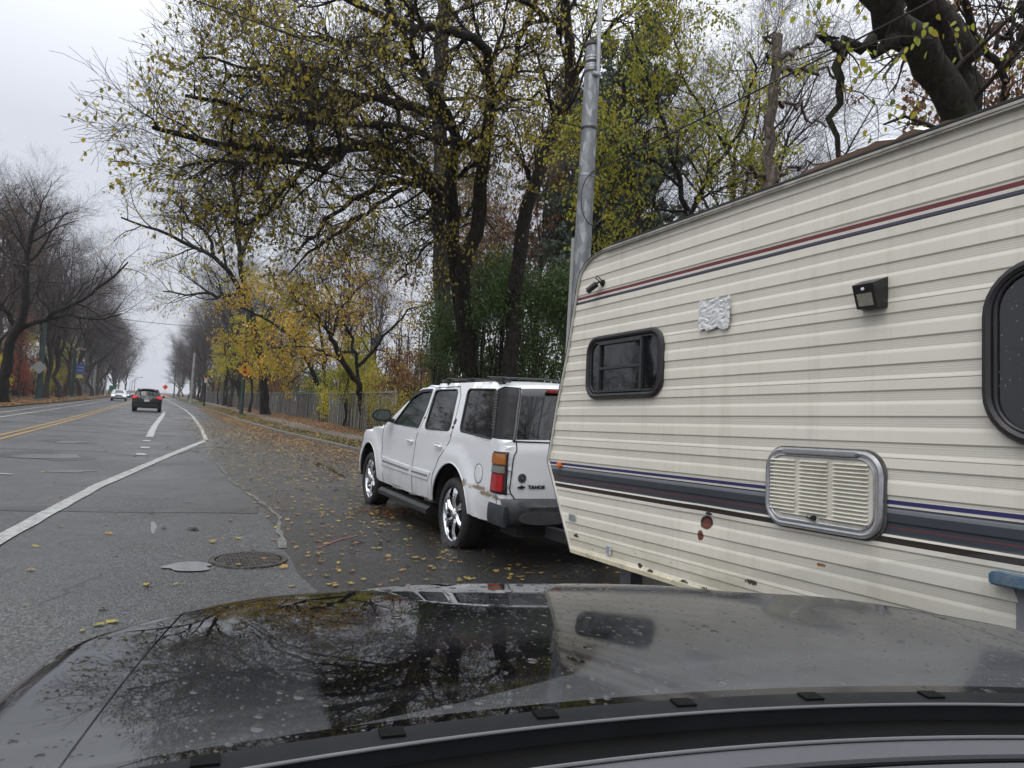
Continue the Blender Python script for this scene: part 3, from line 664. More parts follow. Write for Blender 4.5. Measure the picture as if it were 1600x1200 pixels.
q=lambda u,v:tuple(A.lerp(Bq,u).lerp(D.lerp(Cq,u),v)+nrm*.002)
b=MB(); b.add([q(.14,.1),q(.86,.1),q(.86,.62),q(.14,.62)],[(0,1,2,3)]); b.build('led_panel',simple('frosted_led_panel',(.3,.29,.24),.3,0,.2,60),sl,0)
b=MB(); b.lathe([(0,-.006),(.006,-.005),(.008,0)],12,axis='x',c=Vector(q(.5,.8))+nrm*.001); b.build('sensor',simple('white_sensor',(.7,.75,.8),.2),sl)
def sticker(s0,s1,z0,z1,mat,lines,ink):
    r_=empty('sticker'); r_.parent=cr; b=MB(); b.add([cf(s0,z0,.0105),cf(s1,z0,.0105),cf(s1,z1,.0105),cf(s0,z1,.0105)],[(0,1,2,3)]); b.build('backing',mat,r_,0)
    b=MB(); g=random.Random(int(s0*100))
    for i in range(lines):
        z=z1-(z1-z0)*(i+1)/(lines+1); w=(s1-s0)*g.uniform(.5,.85); x=s0+(s1-s0)*.08; b.add([cf(x,z-.0018,.0125),cf(x+w,z-.0018,.0125),cf(x+w,z+.0018,.0125),cf(x,z+.0018,.0125)],[(0,1,2,3)])
    b.build('print',ink,r_,0)
M_st1=simple('faded_label',(.3,.36,.36),.4); M_st2=simple('white_label',(.6,.63,.68),.4); M_ink=simple('grey_ink',(.16,.2,.22),.5); M_ink2=simple('dark_ink',(.04,.05,.12),.5)
sticker(.635,.72,.69,.735,M_st1,3,M_ink); sticker(1.105,1.16,.528,.586,M_st2,5,M_ink2)
# torn roof cover lying by the edge of the roof
b=MB(); g=random.Random(2); n=22
for i in range(n+1):
    s=2.46+.95*i/n; lift=.05*math.sin(PI*min(1,(i/n)*1.05))**.6+.012*math.sin(i*1.7)*(i>10)+.02
    for x,z in((.05,2.612),(.06,2.612+lift*.85),(.10,2.618+lift),(.55,2.62+lift*1.1),(.56,2.612)): b.v.append((x,-s-g.uniform(-.01,.01),z+g.uniform(-.003,.003)))
for i in range(n):
    for j in range(4): b.f.append((i*5+j,i*5+j+1,(i+1)*5+j+1,(i+1)*5+j)); b.m.append(0 if j==0 else 1)
b.build('torn_roof_cover',[M_board,simple('white_membrane',(.7,.71,.72),.5)],cr,0,label='torn brown and white cover on the roof')
# caravan wheels and hitch
def tyre_mesh(R,w,rr_,flat=0):
    b=MB(); h=w/2
    prof=[(rr_,-h*.8),(rr_+.01,-h*.93),((R+rr_)/2,-h),(R-.035,-h*.96),(R-.012,-h*.84),(R,-h*.6),(R,-h*.45),(R-.007,-h*.43),(R-.007,-h*.38),(R,-h*.36),(R,-h*.05),(R-.007,-h*.03),(R-.007,h*.03),(R,h*.05),(R,h*.36),(R-.007,h*.38),(R-.007,h*.43),(R,h*.45),(R,h*.6),(R-.012,h*.84),(R-.035,h*.96),((R+rr_)/2,h),(rr_+.01,h*.93),(rr_,h*.8)]
    b.lathe(prof,56,axis='x',closed=True)
    if flat:
        V=[]
        for x,y,z in b.v:
            if z<-R+flat: x=x*(1+.35*(-R+flat-z)/flat); z=-R+flat
            elif z<-R+flat*2.4: x*=1+.30*(-R+flat*2.4-z)/(flat*1.4)
            V.append((x,y,z))
        b.v=V
    return b
M_tyre=simple('tyre_rubber',(.018,.018,.019),.7,0,.25,14,.3,120,dirt=((.05,.045,.04),6,.4))
for s in(4.05,4.8):
    for x in(.16,CW-.16):
        w=empty('wheel'); w.parent=cr; w.location=(x,-s,.40 ); tyre_mesh(.33,.2,.19).build('tyre',M_tyre,w); b=MB(); b.lathe([(.0,-.05),(.06,-.06),(.1,-.02),(.19,-.07),(.195,.08),(.1,.05),(0,.05)],32,axis='x'); b.build('rim',M_trim,w)
b=MB(); b.tube([(.4,-.7,.42),(1.19,.35,.42)],.04,6); b.tube([(CW-.4,-.7,.42),(1.19,.35,.42)],.04,6); b.tube([(1.19,.3,.42),(1.19,.62,.44)],.045,8); b.build('hitch_frame',M_blk,cr)
b=MB(); b.lathe([(.0,0),(.15,0),(.15,.42),(.1,.5),(0,.5)],24,c=(1.19,.0,.44)); b.build('gas_bottle',M_trim,cr)
b=MB(); b.box((.3,-.98,.2),(.1,.12,.52)); b.box((.3,-.98,-.03),(.2,.2,.03)); b.build('stabiliser_jack',M_greyp,cr,0)
# ------------------------------------------------------------------ cars
def dens(P,step,closed=True):
    out=[]; n=len(P)
    for i in range(n if closed else n-1):
        a_,b_=P[i],P[(i+1)%n]; L=math.dist(a_,b_); k=max(1,int(math.ceil(L/step)))
        for j in range(k): out.append((a_[0]+(b_[0]-a_[0])*j/k,a_[1]+(b_[1]-a_[1])*j/k))
    if not closed: out.append(tuple(P[-1]))
    return out
def inside(p,poly):
    x,y=p; c=False; n=len(poly); j=n-1
    for i in range(n):
        xi,yi=poly[i]; xj,yj=poly[j]
        if (yi>y)!=(yj>y) and x<(xj-xi)*(y-yi)/(yj-yi)+xi: c=not c
        j=i
    return c
def chaikin(P,n=2,closed=True):
    for _ in range(n):
        Q=[]
        for i in range(len(P)):
            a_,b_=P[i],P[(i+1)%len(P)]; Q+=[(a_[0]*.75+b_[0]*.25,a_[1]*.75+b_[1]*.25),(a_[0]*.25+b_[0]*.75,a_[1]*.25+b_[1]*.75)]
        P=Q
    return P
def fillet(P,r=.06,n=4):
    out=[]; m=len(P)
    for i in range(m):
        p=Vector(P[i]); a_=Vector(P[i-1])-p; b_=Vector(P[(i+1)%m])-p; ra=min(r,a_.length*.45); rb=min(r,b_.length*.45)
        A=p+a_.normalized()*ra; B=p+b_.normalized()*rb
        for k in range(n+1):
            u=k/n; q=A*(1-u)**2+p*2*u*(1-u)+B*u*u; out.append((q.x,q.y))
    return out
class Shell:
    def __init__(s,bottom,top,hw,rC,rF,rT,crown):
        s.bottom,s.top,s.hw,s.crown=bottom,top,hw,crown; s.rC,s.rF,s.rT=rC,rF,rT
        im=max(range(len(top)),key=lambda i:top[i][1]); fr=top[:im+1]; re_=top[im:]
        s.fr=sorted((z,y) for y,z in fr); s.re=sorted((z,y) for y,z in re_)
        s.tp=sorted((y,z) for y,z in top)
    def yf(s,z): return float(np.interp(z,[a_ for a_,_ in s.fr],[b_ for _,b_ in s.fr]))
    def yr(s,z): return float(np.interp(z,[a_ for a_,_ in s.re],[b_ for _,b_ in s.re]))
    def zt(s,y): return float(np.interp(y,[a_ for a_,_ in s.tp],[b_ for _,b_ in s.tp]))
    def halfw(s,y,z):
        h=s.hw(y,z)
        def ins(d,r):
            if d>=r or r<=0: return 0
            d=max(d,0); return r-math.sqrt(max(0,r*r-(r-d)**2))
        if z>.0: h-=ins(y-s.yr(z),s.rC)
        h-=ins((s.fr_outer(z)-y),s.rF); h-=ins(s.zt(y)-z,s.rT)
        return h
    def fr_outer(s,z): return s.yf(z)
    def P(s,y,z,off=0,side=-1):
        h=s.halfw(y,z)
        if off:
            e=.01; hy=(s.halfw(y+e,z)-s.halfw(y-e,z))/(2*e); hz=(s.halfw(y,z+e)-s.halfw(y,z-e))/(2*e)
            hy=max(-2.,min(2.,hy)); hz=max(-1.,min(1.,hz)); n=Vector((1,-hy,-hz)).normalized()*off
            return Vector((side*(h+n.x),y+n.y,z+n.z))
        return Vector((side*h,y,z))
    def panel(s,root,paint,holes=(),grid=.07,fine_rear=True,topfn=None,names=('body',)):
        outl=dens(s.bottom,.06,False)+dens(s.top,.06,False)[1:-1]
        vs=[];ed=[]
        def loop(L):
            b_=len(vs); vs.extend(Vector(p) for p in L); n=len(L); ed.extend((b_+i,b_+(i+1)%n) for i in range(n))
        loop(outl)
        hl=[dens(h[1],.05) for h in holes]
        for h in hl: loop(h)
        ys=[p[0] for p in outl]; zs=[p[1] for p in outl]; allp=np.array([tuple(v) for v in vs])
        def addp(p):
            if not inside(p,outl): return
            if np.min((allp[:,0]-p[0])**2+(allp[:,1]-p[1])**2)<.018**2: return
            vs.append(Vector(p))
        y=min(ys)+grid/2
        while y<max(ys):
            z=min(zs)+grid/2
            while z<max(zs): addp((y,z)); z+=grid
            y+=grid
        for d in(.012,.03,.055,.09):
            for k_ in range(40):
                z=min(zs)+(max(zs)-min(zs))*k_/39; addp((s.yr(z)+d,z)); addp((s.yf(z)-d*1.3,z))
        V,E,F,_,_,_=delaunay_2d_cdt(vs,ed,[],0,1e-5)
        body=MB(); glass_=[]
        for side in(-1,1):
            b0=len(body.v); body.v+=[tuple(s.P(v.x,v.y,0,side)) for v in V]
            gl=[MB() for _ in holes]; g0=[0]*len(gl); glass_.append(gl)
            for i,g_ in enumerate(gl): g_.v+=[tuple(s.P(v.x,v.y,-.007,side)) for v in V]
            for f in F:
                c=sum((V[i] for i in f),Vector((0,0)))/len(f); c=(c.x,c.y)
                if not inside(c,outl): continue
                ff=tuple(f) if side>0 else tuple(f)[::-1]
                for i,h in enumerate(hl):
                    if inside(c,h): gl[i].f.append(tuple(g0[i]+q for q in ff)); gl[i].m.append(0); break
                else: body.f.append(tuple(b0+q for q in ff)); body.m.append(0)
        # skin across the car
        T=dens(s.top,.06,False); NX=18; parts={}
        nr=[]
        for i in range(len(T)):
            a_=T[max(i-1,0)]; b_=T[min(i+1,len(T)-1)]; t_=Vector((b_[0]-a_[0],b_[1]-a_[1])).normalized(); nr.append((t_.y*-1*-1,-t_.x))
        rows=[]
        for i,(y,z) in enumerate(T):
            h=s.halfw(y,z); row=[]; n=nr[i]
            # outline runs front-bottom -> top -> rear-bottom, outward normal = (t.y,-t.x)
            for j in range(NX+1):
                x=-h+2*h*j/NX; c=s.crown(y,z)*(1-(x/h)**2) if h>0 else 0
                row.append((x,y+n[0]*c,z+n[1]*c))
            rows.append(row)
        for i in range(len(T)-1):
            for j in range(NX):
                cx=(rows[i][j][0]+rows[i][j+1][0])/2/max(.01,s.halfw(*T[i])); y,z=(T[i][0]+T[i+1][0])/2,(T[i][1]+T[i+1][1])/2
                k_=topfn(cx,y,z) if topfn else None
                m=body if k_ is None else parts.setdefault(k_,MB())
                m.add([rows[i][j],rows[i][j+1],rows[i+1][j+1],rows[i+1][j]],[(0,1,2,3)])
        def fin(m,name,mat,par,**k):
            me=m.mesh(name,mat,0,False); bm=bmesh.new(); bm.from_mesh(me); bmesh.ops.remove_doubles(bm,verts=bm.verts[:],dist=.0008)
            bmesh.ops.delete(bm,geom=[v for v in bm.verts if not v.link_faces],context='VERTS'); bmesh.ops.recalc_face_normals(bm,faces=bm.faces[:]); bm.to_mesh(me); bm.free()
            me.polygons.foreach_set('use_smooth',[True]*len(me.polygons)); me.set_sharp_from_angle(angle=math.radians(30)); return link(name,me,par,**k)
        bo=fin(body,'body',paint,root)
        for gl in glass_:
            for i,h in enumerate(holes): fin(gl[i],h[0],h[2],root)
        return bo,parts,fin
    def line(s,b,pts,r,off=0,n=5,side=-1,closed=False):
        b.tube([s.P(y,z,off,side) for y,z in dens(pts,.05,closed)],r,n,closed=closed)
    def patch(s,b,poly,d0,d1,side=-1,step=.04):
        """raised plate following the side surface"""
        poly=dens(poly,step); n=len(poly); cy=sum(p[0] for p in poly)/n; cz=sum(p[1] for p in poly)/n
        rings=[]
        b0=len(b.v)
        lv=[(1,d0),(1,d1*.6),(.94,d1),(.6,d1),(.25,d1)]
        for sc_,d in lv:
            for y,z in poly: b.v.append(tuple(s.P(cy+(y-cy)*sc_,cz+(z-cz)*sc_,d,side)))
        b.v.append(tuple(s.P(cy,cz,d1,side)))
        for k_ in range(len(lv)-1):
            for i in range(n): j=(i+1)%n; b.f.append((b0+k_*n+i,b0+k_*n+j,b0+(k_+1)*n+j,b0+(k_+1)*n+i)); b.m.append(0)
        k_=len(lv)-1
        for i in range(n): b.f.append((b0+k_*n+i,b0+k_*n+(i+1)%n,b0+(k_+1)*n)); b.m.append(0)
def arc(cy,cz,r,a0,a1,n=14): return [(cy+r*math.cos(math.radians(a0+(a1-a0)*i/n)),cz+r*math.sin(math.radians(a0+(a1-a0)*i/n))) for i in range(n+1)]
def mat_paint(name,c,rough=.22,rust=False,dirt=(.25,.23,.19)):
    t=NT(name); x,y,z=t.sep()[:3]; cc=t.mix(t.ramp(t.noise(2.2,5),[(.3,0.),(.8,.12)]),c,tuple(q*.7 for q in c))
    low=t.math('MULTIPLY',t.ramp(z,[(.35,1.),(.85,.12)]),t.ramp(t.noise(4,7,.7,dist=.5),[(.35,.1),(.75,.6)]))
    cc=t.mix(low,cc,dirt)
    if rust:
        n=t.noise(26,6,.75); m=None
        for cy,cz,ry,rz in((-2.02,.70,.28,.035),(-2.2,.665,.2,.04),(-2.40,.66,.1,.035),(-1.72,.72,.07,.05),(-.55,.40,.5,.018),(.6,.41,.4,.012)):
            d=t.math('SQRT',t.math('ADD',t.math('POWER',t.math('DIVIDE',t.math('SUBTRACT',y,cy),ry),2),t.math('POWER',t.math('DIVIDE',t.math('SUBTRACT',z,cz),rz),2)))
            f=t.ramp(t.math('ADD',d,t.math('MULTIPLY',t.math('SUBTRACT',n,.5),3.2)),[(.5,1.),(.8,0.)]); m=f if m is None else t.math('MAXIMUM',m,f)
        rc=t.ramp(t.noise(60,3),[(.35,(.1,.045,.02)),(.5,(.3,.24,.17)),(.65,(.2,.11,.05))]); cc=t.mix(m,cc,rc)
    return t.done(t.bsdf(color=cc,rough=t.ramp(low,[(0,rough),(.6,.5)]),spec=.5,coat=.35,coatr=.08))
P_white=mat_paint('white_car_paint',(.74,.76,.79),.3,True); M_chrome=simple('bright_chrome',(.78,.79,.81),.07,1,.05,9)
M_seam=simple('seam_black',(.01,.01,.01),.8); M_redl=simple('red_lens',(.34,.012,.018),.12,0,.12,20,coat=.6); M_ambl=simple('amber_turn_lens',(.36,.12,.02),.12,0,.12,20,coat=.6); M_clrl=simple('smoky_clear_lens',(.22,.22,.2),.12,.2,.15,20,coat=.6)
M_whitep=simple('white_moulding',(.55,.56,.57),.4,0,.1,5,dirt=((.2,.18,.14),5,.5)); M_bump=simple('scuffed_dark_bumper',(.028,.03,.034),.35,0,.25,5,dirt=((.1,.1,.1),7,.6))
# --- the white car: local = world - (3.88, 8.4)
sv_=empty('estate_car',(3.88,8.4,0),label='white four door car with chrome wheels and a flat rear tyre, parked before the trailer',cat='car')
Y0=8.4
def L(*pts): return [(p[0]-Y0,p[1]) for p in pts]
bot=L((5.86,.43),(6.35,.40),(6.52,.42))+[(y-Y0,z) for y,z in arc(7.1,.36,.52,168,12,14)][::1]
bot=L((5.86,.43),(6.35,.40),(6.55,.42))+[(y-Y0,z) for y,z in reversed(arc(7.09,.36,.52,8,172,14))]+L((7.64,.40),(8.6,.39),(9.62,.39),(9.79,.42))+[(y-Y0,z) for y,z in reversed(arc(10.32,.37,.53,8,172,14))]+L((10.93,.42),(11.05,.40))
top=L((11.05,.40),(11.12,.55),(11.15,.75),(11.13,.92),(11.05,1.03),(10.8,1.08),(10.4,1.13),(9.95,1.17),(9.78,1.20),(9.35,1.45),(9.02,1.64),(8.85,1.705),(8.6,1.745),(8.1,1.765),(7.4,1.775),(6.8,1.765),(6.4,1.745),(6.22,1.72),(6.14,1.66),(6.02,1.42),(5.91,1.20),(5.88,1.1),(5.865,.8),(5.86,.43))
def hw_s(y,z):
    Y=y+Y0; w=.98
    if z>1.17: w-=(z-1.17)*.33
    if z<.75: w-=.02*((.75-z)/.35)**2
    if 1.02<z<1.17: w-=.015*(z-1.02)/.15
    for cy,cz in((7.09,.36),(10.32,.37)):
        r=math.hypot(Y-cy,z-cz)
        if r<.80 and z<1.1: w+=.028*max(0,min(1,(.70-r)/.06))*(1 if Y<6.6 or True else 0)
    if Y>10: w-=.05*((Y-10)/1.1)**2
    if z<1.15: w-=.01*math.cos((z-.9)*9)*.5
    return w
sh=Shell(bot,top,hw_s,.09,.22,.045,lambda y,z:.035 if z>1.05 else .03)
win1=fillet(L((9.27,1.215),(9.0,1.48),(8.80,1.625),(8.62,1.665),(8.26,1.675),(8.23,1.45),(8.26,1.205)),.04)
win2=fillet(L((8.05,1.205),(8.14,1.672),(7.44,1.675),(7.25,1.215)),.07)
win3=fillet(L((6.98,1.225),(7.16,1.68),(6.42,1.675),(6.13,1.19)),.07)
def tf(cx,y,z):
    Y=y+Y0
    if 9.05<Y<9.76 and 1.2<z<1.66 and abs(cx)<.93: return 'windscreen'
    if Y<6.2 and 1.19<z<1.70 and abs(cx)<1.01: return 'rear_window'
    return None
M_int=simple('dark_interior',(.02,.02,.02),.8)
vent=L((6.42,1.675),(6.145,1.20))+[(sh.yr(z)+.0006,z) for z in (1.195,1.26,1.33,1.40,1.47,1.54,1.60,1.655,1.70)]+L((6.29,1.705))
M_matt=simple('matt_black_panel',(.016,.016,.018),.6,0,.1,9,spec=.25); M_lv=simple('grey_louvres',(.06,.06,.062),.4,0,.1,9)
body,parts,fin=sh.panel(sv_,P_white,[('vent_panel',vent,M_matt),('front_window',win1,M_grn),('rear_side_window',win2,M_tint),('cargo_window',win3,M_tint)],.07,topfn=tf)
rw=fin(parts['rear_window'],'rear_window',M_tint,sv_); fin(parts['windscreen'],'windscreen',M_tint,sv_)
for w_ in(win1,win2,win3):
    for sd in(-1,1): b=MB(); sh.line(b,w_,.010,0,6,sd,True); b.build('window_seal',M_rub,sv_)
# black louvred rear pillar
for sd in(-1,1):
    b=MB()
    for i in range(13):
        z=1.29+i*.028; y=6.135+(z-1.2)*.56-Y0; sh.patch(b,[(y-.012,z),(y+.055,z),(y+.055,z+.013),(y-.012,z+.013)],-.006,.006,sd)
    b.build('vent_louvres',M_lv,sv_)
# seams
for sd in(-1,1): b=MB(); b.tube([sh.P(sh.yr(z)+.0005,z,0,sd) for z in np.linspace(1.19,1.69,12)],.017,7); b.build('pillar_seal',M_rub,sv_)
for sd in(-1,1):
    b=MB(); sh.line(b,L((9.70,1.19),(9.71,1.05),(9.69,.75),(9.58,.40)),.0045,0,5,sd); b.build('panel_seam',M_seam,sv_)
    b=MB(); sh.line(b,L((8.52,1.735),(8.16,1.70),(8.14,1.45),(8.20,1.2),(8.30,1.1),(8.38,.75),(8.36,.40)),.0045,0,5,sd); b.build('panel_seam',M_seam,sv_)
    b=MB(); sh.line(b,L((8.16,1.70),(7.42,1.712),(7.30,1.60),(7.17,1.21),(7.22,1.1),(7.44,.90),(7.59,.70),(7.62,.42)),.0045,0,5,sd); b.build('panel_seam',M_seam,sv_)
    b=MB(); sh.line(b,L((5.862,.62),(5.866,.8),(5.88,1.1),(5.905,1.19)),.006,0,5,sd); b.build('panel_seam',M_seam,sv_)
    b=MB(); sh.line(b,L((9.75,1.195),(10.4,1.115),(11.0,1.01)),.004,0,5,sd); b.build('panel_seam',M_seam,sv_)

b=MB(); b.tube([(x,5.862-Y0-.03*(1-(x/.87)**2),.655) for x in np.linspace(-.86,.86,12)],.006,5); b.tube([(x,5.905-Y0-.034*(1-(x/.87)**2),1.185) for x in np.linspace(-.87,.87,12)],.008,5); b.build('tailgate_seam',M_seam,sv_)
b=MB(); [sh.line(b,arc(6.40-Y0,.835,.095,0,360,22)[:-1],.0035,0,5,-1,True)]; b.build('fuel_door_seam',M_seam,sv_)
b=MB(); sh.patch(b,arc(6.40-Y0,.835,.088,0,360,20)[:-1],-.002,.004,-1); b.build('fuel_door',P_white,sv_)
# mouldings, handles
for sd in(-1,1):
    b=MB(); sh.patch(b,L((9.66,.745),(8.44,.715),(8.44,.615),(9.66,.625)),-.002,.012,sd); sh.patch(b,L((8.40,.715),(7.72,.715),(7.80,.615),(8.40,.615)),-.002,.012,sd); m_=b.build('side_moulding',P_white,sv_)
    b=MB(); sh.patch(b,L((9.63,.70),(8.46,.678),(8.46,.655),(9.63,.672)),.009,.016,sd); sh.patch(b,L((8.38,.678),(7.78,.678),(7.8,.655),(8.38,.655)),.009,.016,sd); b.build('moulding_stripe',simple('grey_moulding_stripe',(.2,.2,.2),.5),m_)
    for y0,y1 in((8.40,8.62),(7.42,7.64)):
        b=MB(); sh.line(b,chaikin(L((y0,.985),(y1,.995),(y1,1.065),(y0,1.06)),2),.004,.001,5,sd,True); hd=b.build('handle_surround',M_whitep,sv_)
        b=MB(); b.tube([sh.P(y0+.02-Y0,1.025,.0,sd),sh.P(y0+.04-Y0,1.028,.025,sd),sh.P(y1-.04-Y0,1.032,.025,sd),sh.P(y1-.02-Y0,1.033,.0,sd)],.011,8); b.build('handle',P_white,hd)
# tail lights
for sd in(-1,1):
    tl=empty('tail_light'); tl.parent=sv_
    X=lambda a_,c_: L((6.075,a_),(5.872,a_),(5.872,c_),(6.075,c_))
    b=MB(); sh.patch(b,L((6.09,.695),(5.868,.695),(5.885,1.085),(6.07,1.08)),-.003,.014,sd); b.build('housing',M_blk,tl)
    for nm,z0,z1,mm in(('turn_lens',.965,1.065,M_ambl),('reverse_lens',.885,.955,M_clrl),('brake_lens',.715,.875,M_redl)):
        b=MB(); sh.patch(b,L((6.07,z0),(5.888,z0),(5.893,z1),(6.062,z1)),.008,.026,sd); b.build(nm,mm,tl)
# rear badges
yb=lambda x,z: sh.yr(z)-sh.crown(0,z)*(1-(x/.87)**2)
b=MB(); b.lathe([(.0,-.010),(.036,-.010),(.042,-.006),(.042,.004)],24,axis='y',c=(-.775,yb(-.775,.85),.85)); bd=b.build('round_badge',simple('brass_black_badge',(.06,.045,.04),.35,.4,.5,60),sv_)
b=MB(); b.lathe([(.03,-.013),(.034,-.013),(.034,-.008),(.03,-.008)],24,axis='y',c=(-.775,yb(-.775,.85),.85),closed=True); b.lathe([(.0,-.013),(.014,-.013),(.014,-.008)],10,axis='y',c=(-.775,yb(-.775,.85),.85)); b.build('badge_ring',M_alu,bd)
def text_mesh(name,body,size,depth,mat,parent,mw):
    cu=bpy.data.curves.new(name,'FONT'); cu.body=body; cu.size=size; cu.extrude=depth; cu.offset=size*.03; cu.align_x='CENTER'; cu.align_y='CENTER'
    o=bpy.data.objects.new(name,cu); COL.objects.link(o); bpy.context.view_layer.update()
    me=bpy.data.meshes.new_from_object(o.evaluated_get(bpy.context.evaluated_depsgraph_get())); bpy.data.objects.remove(o); me.materials.clear(); me.materials.append(mat)
    me.transform(mw); return link(name,me,parent)
TXT=Matrix.Rotation(PI/2,4,'X')
Mt=lambda x,y,z,rz=0: Matrix.Translation((x,y,z))@Matrix.Rotation(rz,4,'Z')@TXT
text_mesh('lettering','TAHOE',.042,.004,M_blk,sv_,Mt(-.625,yb(-.625,.768)-.003,.768,-.03)@Matrix.Scale(1.25,4,(1,0,0)))
b=MB(); x0=-.78; z=.768; b.prism([(-.035,.006),(-.01,.006),(-.01,.015),(.01,.015),(.01,.006),(.038,.006),(.030,-.009),(.01,-.009),(.01,-.017),(-.01,-.017),(-.01,-.009),(-.042,-.009)],0,.008,lambda p,q,d:(x0+p,yb(x0,z)-.001-d,z+q)); b.build('emblem',M_blk,sv_)
# bumper
b=MB(); prof=[(.655,.0),(.66,-.09),(.60,-.13),(.50,-.135),(.44,-.10),(.41,-.05),(.40,.05),(.655,.05)]
xs=np.linspace(-1,1,25); n=len(prof)
for u in xs:
    x=u*.985; cut=max(0,(abs(u)-.86)/.14); back=.10*cut**2
    for z,d in prof: b.v.append((x,5.86-Y0-.03*(1-u*u)+d*(1-.35*cut)+back*.6,z))
for i in range(len(xs)-1):
    for j in range(n): b.f.append((i*n+j,i*n+(j+1)%n,(i+1)*n+(j+1)%n,(i+1)*n+j)); b.m.append(0)
bp=b.build('rear_bumper',M_bump,sv_,30)
for sd in(-1,1):
    b=MB(); b.prism(chaikin([(0,.41),(0,.60),(.34,.60),(.34,.41)],1),-.03,.32,lambda p,q,d,sd=sd:(sd*(.965+.02-(p*.0)),5.80-Y0+d+.02*0,q) if False else (sd*(.952+p*.12),5.80-Y0+d,q)); b.build('bumper_end',M_bump,bp)
M_pad=simple('worn_grey_pad',(.06,.06,.065),.45,0,.3,9)
for sd in(-1,1): b=MB(); b.prism(chaikin([(sd*.86,.44),(sd*.86,.56),(sd*.35,.56),(sd*.35,.44)],2),0,.006,lambda p,q,d:(p,5.86-Y0-.03*(1-(p/.985)**2)-.134-d,q)); b.build('step_pad',M_pad,bp)
b=MB(); b.box((0,5.85-Y0+.1,.40),(1.7,.3,.16)); b.box((0,0,.42),(1.7,4.6,.12)); b.box((0,.1,.62),(1.62,4.7,.3)); b.box((0,5.9-Y0,.33),(.5,.1,.1)); b.build('underbody',M_seam,sv_,0)
b=MB(); b.box((0,-.2,.95),(1.7,3.9,.1)); [b.box((x,y,1.15),(.5,.16,.62),0,Matrix.Rotation(-.15,3,'X'),.04) for x in(-.42,.42) for y in(.3,-.65)]; b.build('interior',M_int,sv_,0)
# wheel wells
for cy in(7.09,10.32):
    for sd in(-1,1):
        b=MB(); A=arc(cy-Y0,.37,.50,0,180,16); m=len(A); v0=len(b.v)
        for x in(.55,.955): b.v+=[(sd*x,y,z) for y,z in A]
        for i in range(m-1): b.f.append((v0+i,v0+i+1,v0+m+i+1,v0+m+i)); b.m.append(0)
        b.f.append(tuple(v0+i for i in range(m))); b.m.append(0); b.build('wheel_well',M_seam,sv_)
for cy in(7.09,10.32):
    for sd in(-1,1): b=MB(); sh.line(b,arc(cy-Y0,.36 if cy<8 else .37,.52 if cy<8 else .53,6,174,20),.010,-.004,6,sd); b.build('arch_lip',P_white,sv_)
# side steps
for sd in(-1,1):
    b=MB(); b.prism([(0,.0),(.0,.05),(.05,.085),(.17,.085),(.2,.03),(.17,.0)],-.95,.98,lambda p,q,d,sd=sd:(sd*(1.03-p),d+8.62-Y0,.245+q)); [b.box((sd*.85,y,.31),(.25,.05,.05)) for y in(-.5,.2,.8)]
    for q_ in range(7): b.prism([(0,0),(0,.006),(.008,.006),(.008,0)],-.85,.86,lambda p,q,d,sd=sd,q_=q_:(sd*(.985-q_*.018-p),d+8.62-Y0,.329+q))
    b.build('side_step',M_blk,sv_,20)
# wheels
def spoke_rim(R,sd):
    b=MB(); b.lathe([(R-.03,.10),(R-.025,-.05),(R-.012,-.095),(R,-.105),(R+.006,-.10),(R+.006,-.09),(R+.0,.10)],56,axis='x',closed=True)
    for k_ in range(6):
        th0=2*PI*k_/6+.2
        ring=[]
        for u in np.linspace(0,1,8):
            r=.045+(R-.06)*u; w=.030+.022*math.sin(u*PI)*-1*.5+.030*u**2; th=th0+.28*math.sin(u*2.2)
            dx=-.07-.022*math.sin(u*PI)+.0*u
            c=(math.cos(th),math.sin(th)); t_=(-c[1],c[0])
            ring.append([(dx+.05,r*c[0]-w*t_[0],r*c[1]-w*t_[1]),(dx+.006,r*c[0]-w*t_[0],r*c[1]-w*t_[1]),(dx-.018,r*c[0]-w*.35*t_[0],r*c[1]-w*.35*t_[1]),(dx-.014,r*c[0]+w*.45*t_[0],r*c[1]+w*.45*t_[1]),(dx+.01,r*c[0]+w*t_[0],r*c[1]+w*t_[1]),(dx+.05,r*c[0]+w*t_[0],r*c[1]+w*t_[1])])
        v0=len(b.v)
        for q in ring: b.v+=q
        for i in range(7):
            for j in range(6): b.f.append((v0+i*6+j,v0+i*6+(j+1)%6,v0+(i+1)*6+(j+1)%6,v0+(i+1)*6+j)); b.m.append(0)
    b.lathe([(0,-.115),(.03,-.113),(.042,-.10),(.062,-.085),(.065,.0),(0,.0)],24,axis='x')
    if sd>0: b.v=[(-x,y,z) for x,y,z in b.v]
    return b
for cy,cz,fl_ in((7.09,.335,.052),(10.32,.368,.018)):
    for sd in(-1,1):
        w=empty('wheel'); w.parent=sv_; w.location=(sd*.835,cy-Y0,cz)
        if cy<8 and sd<0: w['label']='flat left rear wheel'
        tyre_mesh(.386,.27,.285,fl_).build('tyre',M_tyre,w); spoke_rim(.288,sd).build('rim',M_chrome,w,25)
        b=MB(); b.lathe([(.0,.0),(.17,.0),(.17,.03),(0,.03)],24,axis='x'); b.build('brake_disc',simple('rusty_disc',(.1,.08,.07),.5,.5,.3,20),w)
